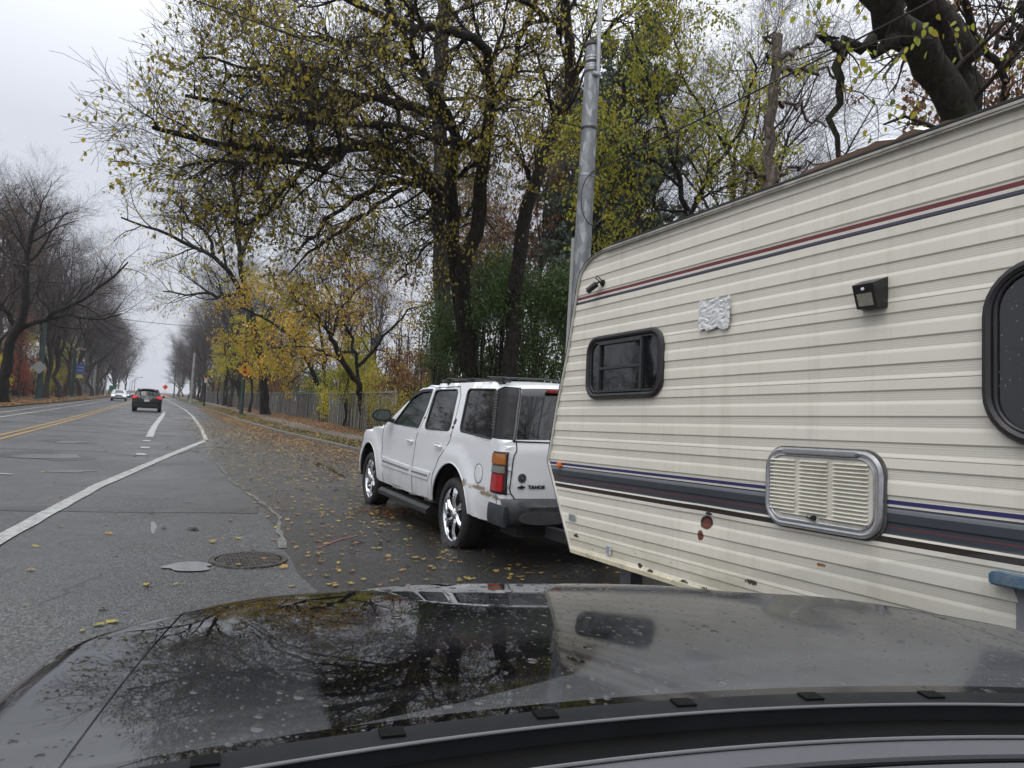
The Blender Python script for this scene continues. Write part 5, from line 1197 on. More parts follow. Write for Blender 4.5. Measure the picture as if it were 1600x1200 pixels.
# right fence: grey slatted chain link
t=NT('slatted_chain_link'); x,y,z=t.sep()[:3]; sl_=t.n('TexNoise',{'Scale':1,'Detail':3,'Vector':t.scale((1,16,.4))}).outputs['Fac']
c=t.ramp(sl_,[(.3,(.05,.048,.045)),(.5,(.12,.115,.11)),(.7,(.21,.205,.2))]); c=t.mix(t.ramp(t.noise(1.3,5,.6),[(.5,0.),(.7,.6)]),c,(.05,.055,.03))
M_fence=t.done(t.bsdf(color=c,rough=.8,normal=t.bump(sl_,.8,.03)))
def fence(P,H,label,slatw,gap,mat,seed):
    r=empty('slatted_fence',(P[0][0],P[0][1],.1),label=label,cat='fence'); o=Vector((P[0][0],P[0][1])); g=random.Random(seed)
    b=MB(); L_=[Vector(p)-o for p in P]; posts=[]
    for a_,c_ in zip(L_[:-1],L_[1:]):
        d=c_-a_; n=int(d.length/(slatw+gap)); 
        for i in range(n):
            p=a_+d*(i/n); u=d.normalized()*slatw; nrm=Vector((-u.y,u.x)).normalized(); z1=H+g.uniform(-.07,.05); sk=g.uniform(-.03,.03); tw=g.uniform(-.03,.03)
            q=p+u; p2=p+nrm*tw; b.add([(p2.x,p2.y,g.uniform(0,.12)),(q.x,q.y,.02),(q.x+u.x*sk,q.y+u.y*sk*5,z1),(p2.x,p2.y+sk,z1)],[(0,1,2,3)])
        for i in range(int(d.length/3)): posts.append(a_+d*(i*3/d.length))
    b.build('slat_panel',mat,r,0); b=MB(); t_=[(p.x-.05,p.y,H-.05) for p in L_]; b.tube(t_,.025,6); b.build('top_rail',M_galv,r)
    for p in posts[:90]: b=MB(); b.tube([(p.x-.06,p.y,-.1),(p.x-.06+g.uniform(-.05,.05),p.y,H+.08)],.032,6); b.build('post',M_galv,r)
fence([(8.9,28),(9.3,36),(10.2,46),(10.6,60),(10.4,85),(9.4,120),(9.2,170)],1.95,'grey slatted chain link fence behind the footpath on the right',.085,.012,M_fence,4)
fence([(-16,55),(-15.5,120),(-14,260)],2.2,'dark slatted fence among the trees on the left side of the road',.16,.05,simple('dark_fence_slats',(.045,.04,.038),.8,0,.3,4),5)
LIMBS={"mossy":[[[[8.08,18.5,1.47],[7.9,18.34,2.27],[7.69,18.18,3.23],[7.4,18.02,4.04],[7.36,17.86,5.11],[7.22,17.7,5.91],[7.47,17.55,6.46],[7.46,17.39,6.77],[7.32,17.23,7.24],[7.34,17.07,7.76],[7.11,16.91,8.19],[7.29,16.75,8.59],[7.28,16.59,9.22],[7.18,16.43,9.72],[7.21,16.27,10.28],[6.98,16.11,10.45],[6.49,15.95,10.68],[6.01,15.8,10.65],[5.52,15.64,10.46],[4.92,15.48,10.2],[3.95,15.32,9.95],[3.31,15.16,10.15],[2.51,15.0,10.22]],0.288,0.062],[[[7.59,18.5,4.11],[7.25,18.31,5.16],[7.04,18.12,5.99],[6.83,17.92,6.97],[6.74,17.73,7.94],[6.73,17.54,8.84],[6.61,17.35,9.02],[6.2,17.15,9.16],[5.86,16.96,9.47],[5.41,16.77,9.72],[5.1,16.58,10.21],[4.67,16.38,10.49],[4.27,16.19,10.65],[3.96,16.0,11.24]],0.228,0.075],[[[6.32,17.5,9.31],[5.92,17.06,9.0],[5.2,16.61,8.8],[4.58,16.17,8.51],[4.17,15.72,8.4],[3.9,15.28,8.29],[3.11,14.83,7.89],[2.54,14.39,7.39],[2.07,13.94,6.86],[1.42,13.5,6.39]],0.144,0.037],[[[7.02,18.3,6.92],[5.9,17.77,7.66],[5.24,17.25,7.82],[4.51,16.72,7.78],[3.85,16.19,7.51],[3.44,15.66,7.1],[2.75,15.14,6.64],[2.09,14.61,6.33],[1.54,14.08,6.1],[0.81,13.55,5.94],[0.18,13.03,5.75],[-0.29,12.5,5.6]],0.204,0.037],[[[2.87,15.8,6.86],[2.6,15.44,6.36],[2.21,15.08,5.82],[1.9,14.72,5.3],[1.47,14.36,4.79],[0.94,14.0,4.57]],0.06,0.019],[[[6.98,18.3,6.91],[6.16,17.89,7.36],[5.48,17.48,7.25],[4.71,17.06,6.94],[4.2,16.65,6.49],[3.66,16.24,5.99],[3.07,15.82,5.42],[2.77,15.41,4.95],[2.41,15.0,4.45]],0.108,0.025],[[[7.9,18.0,9.88],[8.36,17.75,10.86],[8.47,17.5,11.88],[8.67,17.25,12.91],[8.77,17.0,13.9]],0.096,0.05],[[[5.87,17.0,9.49],[4.93,16.3,9.82],[3.96,15.6,9.47],[2.84,14.9,8.91],[1.84,14.2,8.56],[1.18,13.5,8.28]],0.096,0.025],[[[4.25,16.0,8.52],[3.47,15.2,8.66],[2.52,14.4,8.2],[1.59,13.6,7.49],[0.87,12.8,7.07],[0.26,12.0,6.67]],0.072,0.019],[[[5.07,16.5,10.17],[4.84,16.25,10.87],[4.25,16.0,11.48]],0.06,0.037],[[[7.57,18.0,8.62],[6.79,17.39,8.65],[6.22,16.78,8.15],[5.17,16.17,7.88],[4.21,15.56,7.83],[3.22,14.94,7.45],[2.35,14.33,6.77],[1.55,13.72,6.56],[0.84,13.11,6.52],[0.13,12.5,6.22]],0.108,0.025],[[[5.81,17.5,7.56],[5.01,16.9,6.71],[4.24,16.3,5.96],[3.4,15.7,5.38],[2.65,15.1,4.45],[2.2,14.5,3.9]],0.072,0.015],[[[3.14,15.0,7.96],[2.24,14.0,7.45],[1.42,13.0,7.08],[0.65,12.0,6.37]],0.06,0.019],[[[3.41,15.5,7.04],[2.74,14.8,6.14],[1.99,14.1,6.04],[1.25,13.4,5.56],[0.58,12.7,5.33],[0.11,12.0,4.9]],0.084,0.019],[[[7.77,18.3,7.6],[7.18,17.98,6.52],[6.35,17.65,5.96],[5.74,17.32,5.3],[5.18,17.0,4.52]],0.06,0.019]],"right":[[[[8.68,17.5,1.52],[8.65,17.38,2.92],[8.6,17.27,4.32],[8.56,17.15,5.23],[8.52,17.04,6.04],[8.62,16.92,6.7],[8.7,16.81,7.47],[8.87,16.69,8.21],[9.17,16.58,8.96],[9.4,16.46,9.57],[9.43,16.35,10.28],[9.37,16.23,11.11],[9.09,16.12,12.18],[8.84,16.0,13.2]],0.25,0.12],[[[9.32,16.3,11.62],[8.45,15.87,11.57],[7.7,15.43,11.52],[6.76,15.0,11.48]],0.08,0.04],[[[8.8,17.0,7.54],[8.37,17.0,8.44],[7.92,17.0,8.78],[7.45,17.0,8.7]],0.07,0.03],[[[9.42,16.5,9.59],[8.68,16.38,9.87],[8.05,16.25,9.66],[7.46,16.12,9.3],[7.08,16.0,8.67]],0.05,0.02],[[[9.4,16.3,10.25],[9.68,15.87,11.14],[10.16,15.43,11.78],[10.83,15.0,12.47]],0.08,0.03]],"tall":[[[[8.24,22.0,1.4],[8.27,22.0,2.35],[8.36,22.0,4.37],[8.2,22.0,6.05],[8.08,22.0,7.87],[7.95,22.0,9.87],[7.74,22.0,11.76],[7.7,22.0,13.69],[7.65,22.0,15.85]],0.34,0.22],[[[8.04,22.0,8.59],[6.97,21.67,9.55],[6.0,21.33,9.84],[4.9,21.0,9.87]],0.08,0.02],[[[7.91,22.0,9.86],[8.78,22.0,11.36],[9.38,22.0,13.07],[10.27,22.0,14.45]],0.08,0.02]],"snag":[[[[8.94,8.6,4.07],[8.91,8.6,5.31],[8.88,8.6,6.47],[8.89,8.6,7.08],[8.89,8.6,7.39],[8.91,8.6,7.86],[8.94,8.6,8.02]],0.15,0.075],[[[8.98,8.6,7.6],[9.4,8.57,7.85],[9.74,8.53,8.16],[9.94,8.5,8.47]],0.04,0.015],[[[8.99,8.6,7.44],[9.63,8.57,7.58],[10.03,8.53,7.61],[10.36,8.5,7.62]],0.045,0.02],[[[9.02,8.6,6.9],[9.63,8.53,6.88],[9.92,8.47,6.75],[10.12,8.4,6.57]],0.035,0.012],[[[8.89,8.6,7.86],[8.78,8.6,7.95],[8.61,8.6,7.95]],0.03,0.012],[[[8.84,8.6,7.46],[8.74,8.6,7.51],[8.59,8.6,7.49]],0.02,0.01],[[[8.97,8.6,7.05],[9.06,8.55,7.17],[9.02,8.5,7.32]],0.015,0.006],[[[8.93,8.6,5.52],[9.32,8.5,5.85],[9.96,8.4,6.02]],0.04,0.01],[[[8.85,8.6,5.51],[8.49,8.6,5.6],[8.11,8.6,5.6]],0.04,0.01]],"lean":[[[[8.16,4.7,4.0],[7.89,4.7,4.53],[7.65,4.7,4.85],[7.48,4.7,5.13],[7.1,4.7,5.31],[6.7,4.7,5.49],[6.41,4.7,5.64],[6.26,4.7,5.82],[6.0,4.7,6.13],[5.84,4.7,6.46]],0.19,0.16],[[[8.53,5.0,4.52],[8.3,5.02,5.09],[8.25,5.03,5.35],[8.14,5.05,5.84],[7.89,5.07,6.14],[7.48,5.08,6.4],[7.04,5.1,6.71]],0.2,0.18],[[[6.52,4.7,5.57],[6.39,4.72,5.46],[6.07,4.74,5.3],[5.89,4.76,5.2],[5.8,4.78,5.23],[5.77,4.8,5.15],[5.87,4.82,5.06],[5.85,4.84,4.9],[5.86,4.86,4.75],[5.93,4.88,4.49],[5.99,4.9,4.21]],0.07,0.025],[[[5.94,4.8,5.23],[5.77,4.85,5.35],[5.69,4.9,5.41]],0.05,0.02]],"thin":[[[[9.7,5.2,4.65],[9.48,5.2,5.18],[9.39,5.2,5.66],[9.32,5.2,6.16],[9.12,5.2,6.36],[8.61,5.2,6.53],[8.36,5.2,6.74],[8.1,5.2,7.05]],0.08,0.04],[[[9.36,5.2,6.19],[9.6,5.2,6.55],[9.78,5.2,6.9],[9.88,5.2,7.4]],0.06,0.04],[[[9.12,5.2,6.36],[9.54,5.25,6.8],[9.75,5.3,7.24]],0.03,0.01]],"young":[[[[9.7,11.6,4.65],[9.67,11.46,5.83],[9.76,11.31,6.63],[10.42,11.17,7.23],[10.73,11.03,7.86],[10.89,10.89,8.48],[10.53,10.74,8.79],[10.23,10.6,9.0]],0.09,0.02],[[[9.71,11.6,5.87],[9.42,11.6,6.49],[9.13,11.6,7.01],[8.72,11.6,7.77],[8.55,11.6,8.43],[8.26,11.6,8.94],[7.99,11.6,9.32],[7.35,11.6,9.23]],0.06,0.015],[[[9.42,11.6,6.35],[8.48,11.7,6.86],[7.92,11.8,6.89],[7.55,11.9,6.58],[7.17,12.0,6.4]],0.035,0.01],[[[10.54,11.3,7.29],[9.95,11.32,7.74],[9.35,11.34,8.13],[9.08,11.36,8.74],[8.89,11.38,9.36],[8.78,11.4,10.0]],0.035,0.01],[[[9.77,11.6,5.74],[8.89,11.73,5.88],[8.2,11.87,5.66],[7.65,12.0,5.98]],0.03,0.01],[[[9.86,11.6,6.17],[10.23,11.53,6.36],[10.69,11.47,6.57],[10.99,11.4,6.68]],0.03,0.01]],"verge":[[[[8.18,60.0,0.54],[7.44,59.5,4.59],[6.38,59.0,8.01],[5.55,58.5,10.36],[5.28,58.0,12.23],[4.55,57.5,15.47],[4.21,57.0,17.72],[4.39,56.5,19.57],[4.58,56.0,21.39]],0.35,0.12],[[[5.52,57.0,9.17],[4.99,55.86,9.87],[4.15,54.71,10.38],[3.08,53.57,11.27],[1.8,52.43,11.18],[0.09,51.29,11.97],[-1.53,50.14,11.63],[-2.46,49.0,11.86]],0.22,0.05],[[[2.93,51.0,10.8],[2.64,50.25,11.89],[1.44,49.5,12.29],[0.81,48.75,12.95],[-0.05,48.0,13.25]],0.12,0.04],[[[5.46,57.0,9.4],[4.53,55.8,8.8],[3.59,54.6,8.45],[2.47,53.4,8.56],[1.27,52.2,7.95],[0.1,51.0,7.95]],0.16,0.04],[[[5.19,57.0,12.05],[5.96,56.33,14.97],[7.11,55.67,16.97],[8.3,55.0,18.5]],0.15,0.05],[[[4.18,55.0,10.43],[3.86,54.25,11.6],[3.17,53.5,13.4],[2.17,52.75,15.28],[1.83,52.0,16.77]],0.1,0.03]],"maple1":[[[[9.57,35.5,0.45],[9.3,35.14,1.57],[8.98,34.79,2.54],[8.08,34.43,3.34],[7.37,34.07,4.52],[6.86,33.71,5.17],[6.02,33.36,5.73],[5.08,33.0,6.16]],0.2,0.05],[[[9.17,35.5,2.56],[8.97,35.4,3.22],[8.73,35.3,4.97],[8.12,35.2,5.57],[7.53,35.1,6.41],[6.81,35.0,7.57]],0.1,0.03],[[[8.99,35.5,3.23],[9.93,35.12,4.43],[10.72,34.75,5.78],[11.57,34.38,6.5],[12.78,34.0,6.93]],0.09,0.03],[[[8.22,35.0,3.37],[6.85,34.0,3.92],[5.51,33.0,3.89],[4.29,32.0,3.58]],0.06,0.02],[[[7.46,34.5,4.56],[7.69,34.33,6.03],[8.52,34.17,7.05],[9.7,34.0,7.82]],0.06,0.02]],"maple2":[[[[12.31,58.0,0.18],[11.81,57.29,2.37],[11.09,56.57,3.52],[10.04,55.86,4.95],[9.31,55.14,6.02],[7.1,54.43,7.21],[5.26,53.71,7.81],[3.92,53.0,8.03]],0.22,0.05],[[[12.32,58.0,0.8],[12.25,57.8,2.76],[12.09,57.6,4.5],[11.53,57.4,6.9],[11.06,57.2,8.87],[10.6,57.0,11.34]],0.18,0.05],[[[10.24,57.0,5.03],[8.43,56.0,5.26],[6.43,55.0,5.73],[4.82,54.0,5.27]],0.08,0.02],[[[11.55,57.5,6.91],[9.31,57.0,8.65],[7.72,56.5,9.88],[6.25,56.0,10.1]],0.08,0.02],[[[11.18,57.0,3.54],[10.02,56.33,3.68],[8.95,55.67,3.68],[7.71,55.0,3.47]],0.05,0.015]],"leftbig":[[[[-9.65,62.0,-0.27],[-9.58,61.5,1.38],[-9.37,61.0,3.21],[-9.05,60.5,5.03],[-8.56,60.0,5.94],[-8.32,59.5,7.27],[-8.52,59.0,8.97],[-8.35,58.5,11.14],[-7.89,58.0,13.34]],0.42,0.12],[[[-9.03,61.0,5.3],[-7.19,59.6,6.06],[-5.78,58.2,6.99],[-4.21,56.8,7.91],[-3.06,55.4,8.98],[-2.13,54.0,9.99]],0.2,0.05],[[[-9.03,61.0,5.3],[-9.72,60.67,6.78],[-10.75,60.33,7.52],[-12.16,60.0,8.18]],0.22,0.08],[[[-7.24,60.0,6.09],[-5.6,58.67,6.6],[-3.93,57.33,6.21],[-2.35,56.0,6.71]],0.12,0.04]]}
# ------------------------------------------------------------------ trees traced limb by limb
def grow(tree,limbs,specs,leaf,centre=None):
    """specs: list of dicts for successive branch orders; leaf: (per twig, size, slot, kwargs)"""
    P,R=stack(limbs)
    for i,sp in enumerate(specs):
        d=dict(sp); n=d.pop('n'); L_=d.pop('L'); a_=d.pop('a'); sides=d.pop('s',3); wood=d.pop('wood',False)
        P,R=spawn(tree.rng,P,R,n,L_,a_,centre=centre,**d)
        (tree.wood if wood else tree.twig)(P,R,sides)
        for lf in leaf:
            if lf[0]==i:
                fr=lf[4] if len(lf)>4 else 1; Q=P
                if fr<1:   # leaves sit in clusters on some twigs, others are bare; the canopy thins unevenly
                    m_=P[:,0]; w_=np.sin(m_[:,0]*1.9+m_[:,2]*1.3+tree.rng.random()*6)*np.sin(m_[:,1]*1.5-m_[:,2]*1.7+tree.rng.random()*6)
                    Q=P[tree.rng.random(len(P))<(fr*(1+.55*w_))*.62]
                if len(Q): tree.leaves(along(tree.rng,Q,max(1,int(round(lf[1]*1.5))),(lf[5] if len(lf)>5 else .04)),lf[2],lf[3],droop=1.0)
    return P,R
def traced(name,key,seed,base,specs,leaf,bark,twig,lm,label,cat='tree',jit=.05,flare=1.5,which=None,sides=9,extra=None):
    t=Tree(seed); L_=limbs_to(t,LIMBS[key],base,jit=jit,flare=flare,sides=sides)
    br=[L_[0]]+L_[1:] if which is None else [L_[i] for i in which]
    # the lower half of the main trunk stays bare
    k=len(L_[0][0])//2; br=[(p[k:],r[k:]) if i==0 and which is None else (p,r) for i,(p,r) in enumerate(br)]
    grow(t,br,specs,leaf)
    if extra: extra(t,L_)
    return put_tree(name,t.meshes(name,bark,twig,lm),base,label=label,cat=cat)
M1='mulberry'
traced('tree','mossy',1,(8.08,18.5,0),[dict(n=13,L=1.9,a=55,K=6,up=.05,wig=.28,rr=.5,s=5,wood=True),dict(n=11,L=1.2,a=45,K=6,up=.12,wig=.2,rr=.5,s=3),dict(n=7,L=.75,a=38,K=4,up=.1,wig=.2,rr=.6,s=3)],
 [(2,3,.085,0,.34,.05),(1,3,.09,0,.26,.06)],B_moss,TW_dark,[LF_ol],'large dark mossy tree with twisting limbs and olive yellow leaves arching over the road')
traced('tree','right',2,(8.7,17.5,0),[dict(n=10,L=2.8,a=55,K=6,up=.1,wig=.2,rr=.45,s=5,wood=True),dict(n=8,L=1.5,a=45,K=5,wig=.2,s=3),dict(n=6,L=.8,a=40,K=4,wig=.2,s=3)],
 [(2,4,.095,0,.75,.06),(1,3,.1,0,.5,.06)],B_dark,TW_dark,[LF_ol],'dark curved trunk between the mossy tree and the steel pole, with yellow olive leaves')
traced('tree','tall',3,(8.24,22,0),[dict(n=12,L=3.4,a=65,K=6,up=.1,wig=.2,rr=.3,s=5,wood=True),dict(n=8,L=1.6,a=45,K=5,wig=.2,s=3),dict(n=6,L=.9,a=40,K=4,wig=.2,s=3)],
 [(2,2,.14,0,.4,.06)],B_grey,TW_dark,[LF_br],'tall straight grey brown trunk with dead brown leaves behind the mossy tree')
traced('tree','young',4,(LIMBS['young'][0][0][0][0],11.6,0),[dict(n=16,L=1.7,a=55,K=5,up=.1,wig=.2,rr=.5,s=4),dict(n=9,L=.9,a=45,K=4,wig=.2,s=3),dict(n=4,L=.4,a=40,K=3,wig=.2,s=3)],
 [(2,4,.075,0,.62,.05),(1,4,.075,0,.55,.05)],B_dark,TW_dark,[LF_yg],'slim yellow green leafy tree just right of the steel pole, behind the trailer')
traced('snag_tree','snag',5,(8.94,8.6,0),[dict(n=5,L=.9,a=60,K=5,wig=.2,rr=.4,s=4),dict(n=4,L=.5,a=50,K=4,wig=.25,s=3)],[],B_snag,TW_grey,[],'dead broken trunk with a splintered pale top and bare stubs above the trailer',flare=1.2,which=[1,2,3,7,8])
traced('tree','lean',6,(8.6,4.8,0),[dict(n=5,L=1.2,a=60,K=5,wig=.2,rr=.25,s=4),dict(n=6,L=.6,a=45,K=4,wig=.2,s=3)],[(1,4,.075,0,.6,.05)],B_moss,TW_dark,[LF_yg],'massive leaning double trunk with mossy dark bark above the trailer roof',sides=20)
traced('tree','thin',7,(9.8,5.2,0),[dict(n=12,L=1.5,a=55,K=5,wig=.2,rr=.4,s=4),dict(n=9,L=.8,a=45,K=4,wig=.2,s=3)],[(1,7,.075,0,.6,.05)],B_dark,TW_dark,[LF_br],'thin forked trunk with small brown leaves at the top right')
VB=(LIMBS['verge'][0][0][0][0],LIMBS['verge'][0][0][0][1],0)
traced('tree','verge',8,VB,[dict(n=10,L=4.5,a=50,K=6,up=.1,wig=.22,rr=.5,s=4),dict(n=8,L=2.2,a=45,K=5,wig=.22,s=3),dict(n=6,L=1.1,a=40,K=4,wig=.2,s=3)],
 [(2,2,.16,0,.25,.1)],B_dark,TW_dark,[LF_yl],'street tree with sinuous dark limbs reaching out over the road by the yellow sign')
traced('maple_tree','maple1',9,(9.57,35.5,0),[dict(n=14,L=2.4,a=60,K=5,up=.05,wig=.18,rr=.45,s=4),dict(n=8,L=1.2,a=45,K=4,wig=.18,s=3)],[(1,9,.13,0,.7,.14),(0,6,.13,1,.5,.15)],B_dark,TW_dark,[LF_or,LF_yl],'slender maple with bright orange yellow leaves, nearest the parked white car')
M2B=(LIMBS['maple2'][0][0][0][0],LIMBS['maple2'][0][0][0][1],0)
traced('maple_tree','maple2',10,M2B,[dict(n=16,L=3.0,a=60,K=5,up=.05,wig=.18,rr=.45,s=4),dict(n=9,L=1.5,a=45,K=4,wig=.18,s=3)],[(1,9,.17,0,.7,.17),(0,7,.17,1,.6,.17),(1,4,.17,1,.4,.17)],B_dark,TW_dark,[LF_or,LF_yl],'broad maple full of orange gold leaves behind the fence and the yellow sign')
traced('tree','leftbig',11,(-9.65,62,0),[dict(n=10,L=5.5,a=50,K=6,up=.1,wig=.2,rr=.5,s=4),dict(n=9,L=2.8,a=45,K=5,wig=.2,s=3),dict(n=8,L=1.4,a=40,K=4,wig=.2,s=3)],[],B_dark,TW_dark,[],'nearest big bare tree on the left with a thick limb forking towards the road')
# ------------------------------------------------------------------ grown trees
def grown(seed,H,r0,nl,spread,specs,leaf,bark,twig,lm,trunk_frac=.35,up=.5,wig=.06,leanx=0,rl=.6,name='tree'):
    t=Tree(seed); g=t.rng
    K=14; z=np.linspace(-.1,H*.9,K); P=np.stack([np.cumsum(g.normal(0,wig,K))+leanx*z,np.cumsum(g.normal(0,wig,K)),z],1); P[0,:2]=P[1,:2]=0; R=np.linspace(r0,r0*.12,K)**1.0; R[0]*=1.5
    t.wood(P[None],R[None],10)
    k=int(K*trunk_frac); Pm,Rm=P[None,k:],R[None,k:]
    L1,R1=spawn(g,Pm,Rm,nl,spread,50,K=8,up=up,wig=.17,t0=.0,rr=rl,taper=.15,shorten=.45); t.wood(L1,R1,6)
    grow(t,[(p,r) for p,r in zip(L1,R1)],specs,leaf)
    return t.meshes(name,bark,twig,lm)
bare=[grown(100+i,16,.25,15,9.0,[dict(n=10,L=3.6,a=42,K=6,up=.12,wig=.16,rr=.55,s=4),dict(n=9,L=2.0,a=38,K=5,up=.06,wig=.16,s=3),dict(n=7,L=1.1,a=32,K=4,wig=.14,s=3)],[],B_grey,TW_far,[],trunk_frac=.18,wig=.22,rl=.78,name='bare_tree') for i in range(4)]
rusty=grown(120,15,.25,12,6.5,[dict(n=8,L=3.0,a=45,K=5,up=.1,wig=.16,s=3),dict(n=7,L=1.6,a=40,K=4,wig=.16,s=3),dict(n=4,L=.8,a=40,K=3,wig=.16,s=3)],[(2,3,.2,0,.5,.1)],B_grey,TW_far,[LF_br],name='rusty_tree')
gold=grown(121,10,.16,12,4.2,[dict(n=8,L=2.0,a=50,K=5,up=.1,wig=.16,s=3),dict(n=7,L=1.1,a=45,K=4,wig=.16,s=3)],[(1,9,.17,0,.8,.12)],B_dark,TW_dark,[LF_yl],name='gold_tree')
redm=grown(122,6,.1,10,2.8,[dict(n=7,L=1.5,a=50,K=4,up=.1,wig=.16,s=3),dict(n=6,L=.9,a=45,K=4,wig=.16,s=3)],[(1,8,.15,0,.5,.12)],B_grey,TW_far,[LF_rd],trunk_frac=.2,name='red_tree')
grn=grown(123,7,.1,12,3.0,[dict(n=8,L=1.6,a=50,K=4,up=.05,wig=.16,s=3),dict(n=6,L=.9,a=45,K=4,wig=.16,s=3)],[(1,10,.13,0,.9,.12)],B_dark,TW_dark,[LF_yg],trunk_frac=.15,name='green_tree')
pine=grown(124,19,.26,46,3.4,[dict(n=9,L=1.3,a=45,K=4,up=.02,wig=.1,s=3),dict(n=6,L=.5,a=40,K=3,wig=.12,s=3)],[(1,9,.14,0,1,.05)],B_grey,TW_dark,[LF_pn],trunk_frac=.3,up=.05,name='pine_tree')
g=random.Random(77)
def place(kind,name,x,y,s,label,group=None,rz=None):
    return put_tree(name,kind,(x,y,.05),g.uniform(0,6.28) if rz is None else rz,s,label=label,cat='tree',group=group)
# left row
LEFT=[(bare[3],-13.5,46,.95,'tall bare tree whose fine twigs fill the top left corner'),(bare[1],-13,76,1.1,'bare tree behind the forked left tree, its base hidden by the thick green post'),(bare[2],-10.6,93,1.2,'leaning bare trunk on the left verge right of the thick green post'),
 (bare[1],-10.3,103,1.2,'bare trunk just left of the lamp post with the banner'),(rusty,-14.5,88,1.2,'russet leaved tree standing behind the thick green post at left')]
for k,x,y,s,l in LEFT: place(k,'bare_tree' if k is not rusty else 'russet_tree',x,y,s,l)
for i in range(12):
    place(bare[i%4],'bare_tree',-10.6+g.uniform(-1.8,.7),118+i*18+g.uniform(-6,6),g.uniform(.9,1.25),'bare twiggy roadside tree in the row on the left, receding beyond the banner','bare trees lining the left side')
for i in range(12):
    place([rusty,gold,bare[0],rusty][i%4],['russet_tree','gold_tree','bare_tree','russet_tree'][i%4],-17+g.uniform(-2,2),64+i*13+g.uniform(-3,3),g.uniform(1.,1.3),'woodland tree behind the dark fence on the left','woodland trees behind the left fence')
place(gold,'gold_tree',-13.5,72,.75,'small tree with yellow leaves low at the left edge of the woods'); place(redm,'red_tree',-12.6,90,1.25,'small red leaved tree between the green post and the leaning trunk at left'); place(redm,'red_tree',-15.5,66,1.0,'faded red leaved sapling at the far left edge')
place(grn,'green_tree',-13.5,130,1.1,'yellow green bush tree behind the banner on the left')
# right row beyond the sign
for i in range(13):
    place([bare[0],bare[2],bare[1],bare[3]][i%4],'bare_tree',8.2+g.uniform(-1.0,2.2),74+i*19+g.uniform(-6,6),g.uniform(.75,1.25),'bare twiggy roadside tree in the row on the right beyond the yellow sign','bare trees lining the right side')
for i,(x,y,s) in enumerate(((7.6,66,.8),(8.5,82,.85),(8.4,102,.9),(8.9,118,.8))): place(gold,'gold_tree',x,y,s,['yellow leaved tree just left of the yellow sign','yellow leaved tree above the black post','yellow leaved tree behind the tall grey post','farthest yellow leaved tree on the right'][i])
for i in range(9):
    place([bare[1],rusty,bare[0]][i%3],'bare_tree' if i%3!=1 else 'russet_tree',13+g.uniform(0,6),40+i*14+g.uniform(-3,3),g.uniform(.8,1.05),'woodland tree standing behind the slatted fence on the right','woodland trees behind the right fence')
for i,(x,y,s) in enumerate(((14,26,.8),(17,24,.9),(13.5,31,.75),(19,18,.9))): place([rusty,bare[2],rusty,bare[0],bare[1]][i],'woodland_tree',x,y,s,['russet tree behind the mossy tree','bare tree behind the ivy thicket','russet tree behind the orange maples','bare tree far behind the leafy young tree','bare tree behind the dead snag'][i])
place(grn,'green_tree',9.4,39,.65,'low yellow green maple spreading over the fence between the two orange maples')
for i,(x,y,s) in enumerate(((17.5,29,.95),(14.5,21,.85),(20,31,.85),(15.5,24,.8))): place(pine,'pine_tree',x,y,s,['dark pine behind the tall grey brown trunk','pine with a dark trunk left of the steel pole','pine with hazy grey needles right of the steel pole','pine standing farthest back, behind the yellow green tree'][i])
# small bare tree with dense brown foliage between the snag and the leaning trunk
place(rusty,'russet_tree',15.5,9.0,.62,'brown leaved small tree between the dead snag and the leaning double trunk'); place(rusty,'russet_tree',13.5,3.6,.7,'brown leaved tree behind the thin forked trunk at the far right')
# trees beside and behind the camera, seen in the windows and the wet paint
for i,(x,y,s) in enumerate(((-12.5,22,.85),(-11.2,7,1.1),(-11.5,-8,1.2),(9.5,-7,1.1))): place(bare[i%3],'bare_tree',x,y,s,['bare tree outside the left edge, its twig tips reaching into the sky at top left','bare tree on the left verge level with the parked white car','bare tree behind the camera on the left','bare tree behind the camera on the right'][i])
# ivy thicket and shrubs
def thicket(name,base,ell,nst,nleaf,size,lm,label,seed,twig=TW_dark):
    t=Tree(seed); g_=t.rng; P=[];R=[]
    for _ in range(nst):
        e=ell[g_.integers(len(ell))]; q=np.array(e[0])+g_.normal(0,.5,3)*np.array(e[1]); b0=np.array([q[0]*.7+g_.normal(0,.3),q[1]*.7+g_.normal(0,.3),0]); P.append(smooth_line([b0,(b0+q)/2+g_.normal(0,.2,3),q],8,g_,.04)); R.append(np.linspace(.03,.006,8))
    P=np.array(P);R=np.array(R); t.wood(P,R,5); P2,R2=spawn(g_,P,R,7,.8,50,K=4,wig=.2); t.twig(P2,R2)
    C=[]
    for _ in range(nleaf//60):
        e=ell[g_.integers(len(ell))]; u=g_.normal(size=3); u/=np.linalg.norm(u); q=np.array(e[0])+u*np.array(e[1])*(g_.random()**.45)
        C.append(q+g_.normal(0,.22,(60,3)))
    C=np.concatenate(C); C=C[C[:,2]>.05]; t.leaves(C,size,0,droop=.8); m=t.meshes(name,B_dark,twig,[lm]); m={'stems':m['trunk'],'leaves':m['crown']}
    r=empty(name,base,label=label,cat='shrub'); [link(n,q,r) for n,q in m.items()]; return r
thicket('ivy_thicket',(8.7,18.9,0),[((0,0,2.6),(1.1,.9,2.2)),((-1.1,.6,3.6),(.9,.8,1.3)),((1.2,-.8,3.6),(1.1,.9,1.7)),((.2,-.4,5.2),(.9,.6,.9)),((2.4,-1.2,3.0),(1.3,.9,1.6)),((1.6,-1.6,4.9),(.8,.7,.7)),((-.4,-1.2,4.4),(.8,.6,.8))],60,36000,.075,LF_gr,'dense dark green ivy climbing the trunks above the white car roof',31)
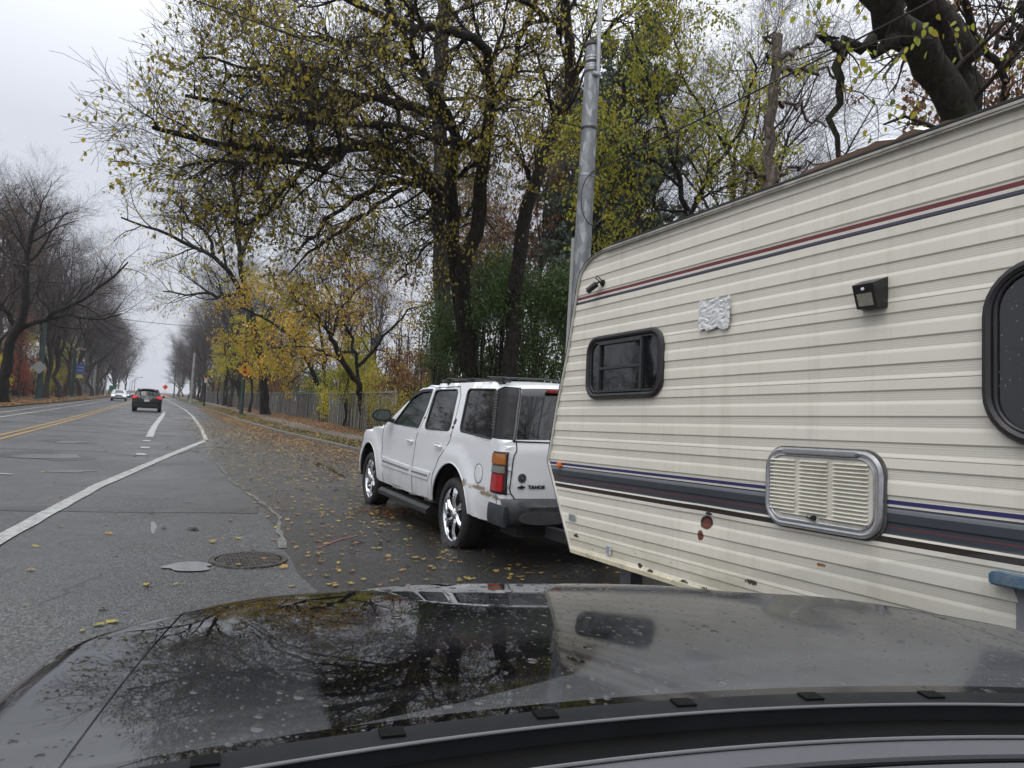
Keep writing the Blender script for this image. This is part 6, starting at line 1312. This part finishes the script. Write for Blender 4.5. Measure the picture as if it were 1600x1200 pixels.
thicket('brush',(9.6,26,.1),[((0,0,1.2),(1.5,2.2,1.2)),((.6,-4,1.4),(1.2,1.8,1.4)),((-.4,4,1.0),(1.2,2.2,1.0))],60,9000,.06,LF_ol,'tangled undergrowth between the fence and the white car',32)
thicket('brush',(10.5,21.5,.1),[((0,0,1.5),(1.6,1.6,1.5)),((2.4,-2.5,1.7),(1.8,1.8,1.6)),((-1,3,1.2),(1.2,1.8,1.3))],70,12000,.08,LF_gr,'green undergrowth directly behind the white car roof',33)
thicket('brush',(12,14,.1),[((0,0,1.6),(1.8,2.2,1.6)),((1.5,-3,2.0),(1.8,2.,2.)),((-.5,2.5,1.4),(1.2,1.8,1.4))],60,9000,.09,LF_yg,'yellow green undergrowth behind the nose of the trailer',34)
for i,(x,y) in enumerate(((12.5,38),(13,52),(13,68),(12.5,86),(12,108),(11.5,135),(11.5,165))):
    thicket('shrub',(x,y,.1),[((0,0,1.8),(1.6,5.5,1.9)),((1.2,2.5,3.0),(1.6,4.,1.8)),((.3,-3.5,2.4),(1.4,4.,1.7))],50,5200,.17,[LF_br,LF_ol,LF_gr][i%3],['russet shrubs behind the fence nearest the white car','olive shrubs behind the fence at the two orange maples','dark green shrubs behind the fence at the yellow sign','russet shrubs behind the fence past the yellow sign','olive shrubs behind the fence at the black post','dark green shrubs behind the fence at the tall grey post','farthest russet shrubs behind the right fence'][i],50+i)
for i,(x,y) in enumerate(((-13.5,66),(-13.5,82),(-14,100),(-13.5,122),(-13.5,150))):
    thicket('shrub',(x,y,.1),[((0,0,1.6),(1.2,6,1.7)),((-1.2,2.5,3.2),(1.6,5.,2.2)),((.3,-3.5,2.6),(1.0,5.,1.8))],50,5200,.18,[LF_br,LF_yl,LF_rd,LF_ol,LF_br][i],['russet undergrowth at the far left, behind the forked tree','golden undergrowth behind the thick green post','red undergrowth behind the leaning trunk at left','olive undergrowth behind the banner','farthest russet undergrowth on the left'][i],60+i)
thicket('vine',(10.1,47,.1),[((0,0,1.1),(.25,.9,1.1)),((.1,-9,1.0),(.25,.8,1.0)),((.1,-13,1.2),(.3,1.2,1.1))],20,3600,.1,LF_yl,'yellow green vines hanging on the slatted fence',35)
# far woods that close the view
def woods(name,x0,x1,y0,y1,n,seed,label,lm,H=11):
    t=Tree(seed); g_=t.rng; K=7; X=g_.uniform(x0,x1,n); Y=g_.uniform(y0,y1,n); h=g_.uniform(.5,1,n)*H
    z=np.linspace(0,1,K); P=np.stack([X[:,None]+np.cumsum(g_.normal(0,.12,(n,K)),1),Y[:,None]+np.cumsum(g_.normal(0,.12,(n,K)),1),h[:,None]*z[None]],2); R=np.linspace(.13,.03,K)[None]*g_.uniform(.5,1.5,(n,1))
    t.wood(P,R,5); P2,R2=spawn(g_,P,R,9,3.2,50,K=5,up=.3,wig=.18); t.twig(P2,R2,3,.01); P3,R3=spawn(g_,P2,R2,6,1.4,45,K=4,wig=.2); t.twig(P3,R3,3,.008); t.leaves(along(g_,P3,2,.15)[::2],.2,0)
    V=t.meshes(name,B_grey,TW_far,[lm]); r=empty(name,(0,0,0),kind='stuff',label=label); [link({'trunk':'trunks','crown':'branches'}[n_],m,r) for n_,m in V.items()]; return r
woods('far_woods',12,34,22,300,420,41,'thin woodland beyond the fence on the right',LF_br); woods('far_woods',-40,-15,50,330,420,42,'thin woodland beyond the left verge',LF_br)
# ------------------------------------------------------------------ damp air
b=MB(); b.box((10,300,15.6),(260,760,33.6)); hz_=b.build('haze',None,None,0,kind='stuff',label='thin grey damp air')
t=NT('haze_air'); vol=t.n('VolumePrincipled',{'Color':(.86,.89,.95,1),'Density':.0004,'Anisotropy':.2}); t.t.links.new(vol.outputs[0],t.out.inputs['Volume']); hz_.data.materials.clear(); hz_.data.materials.append(t.mat)
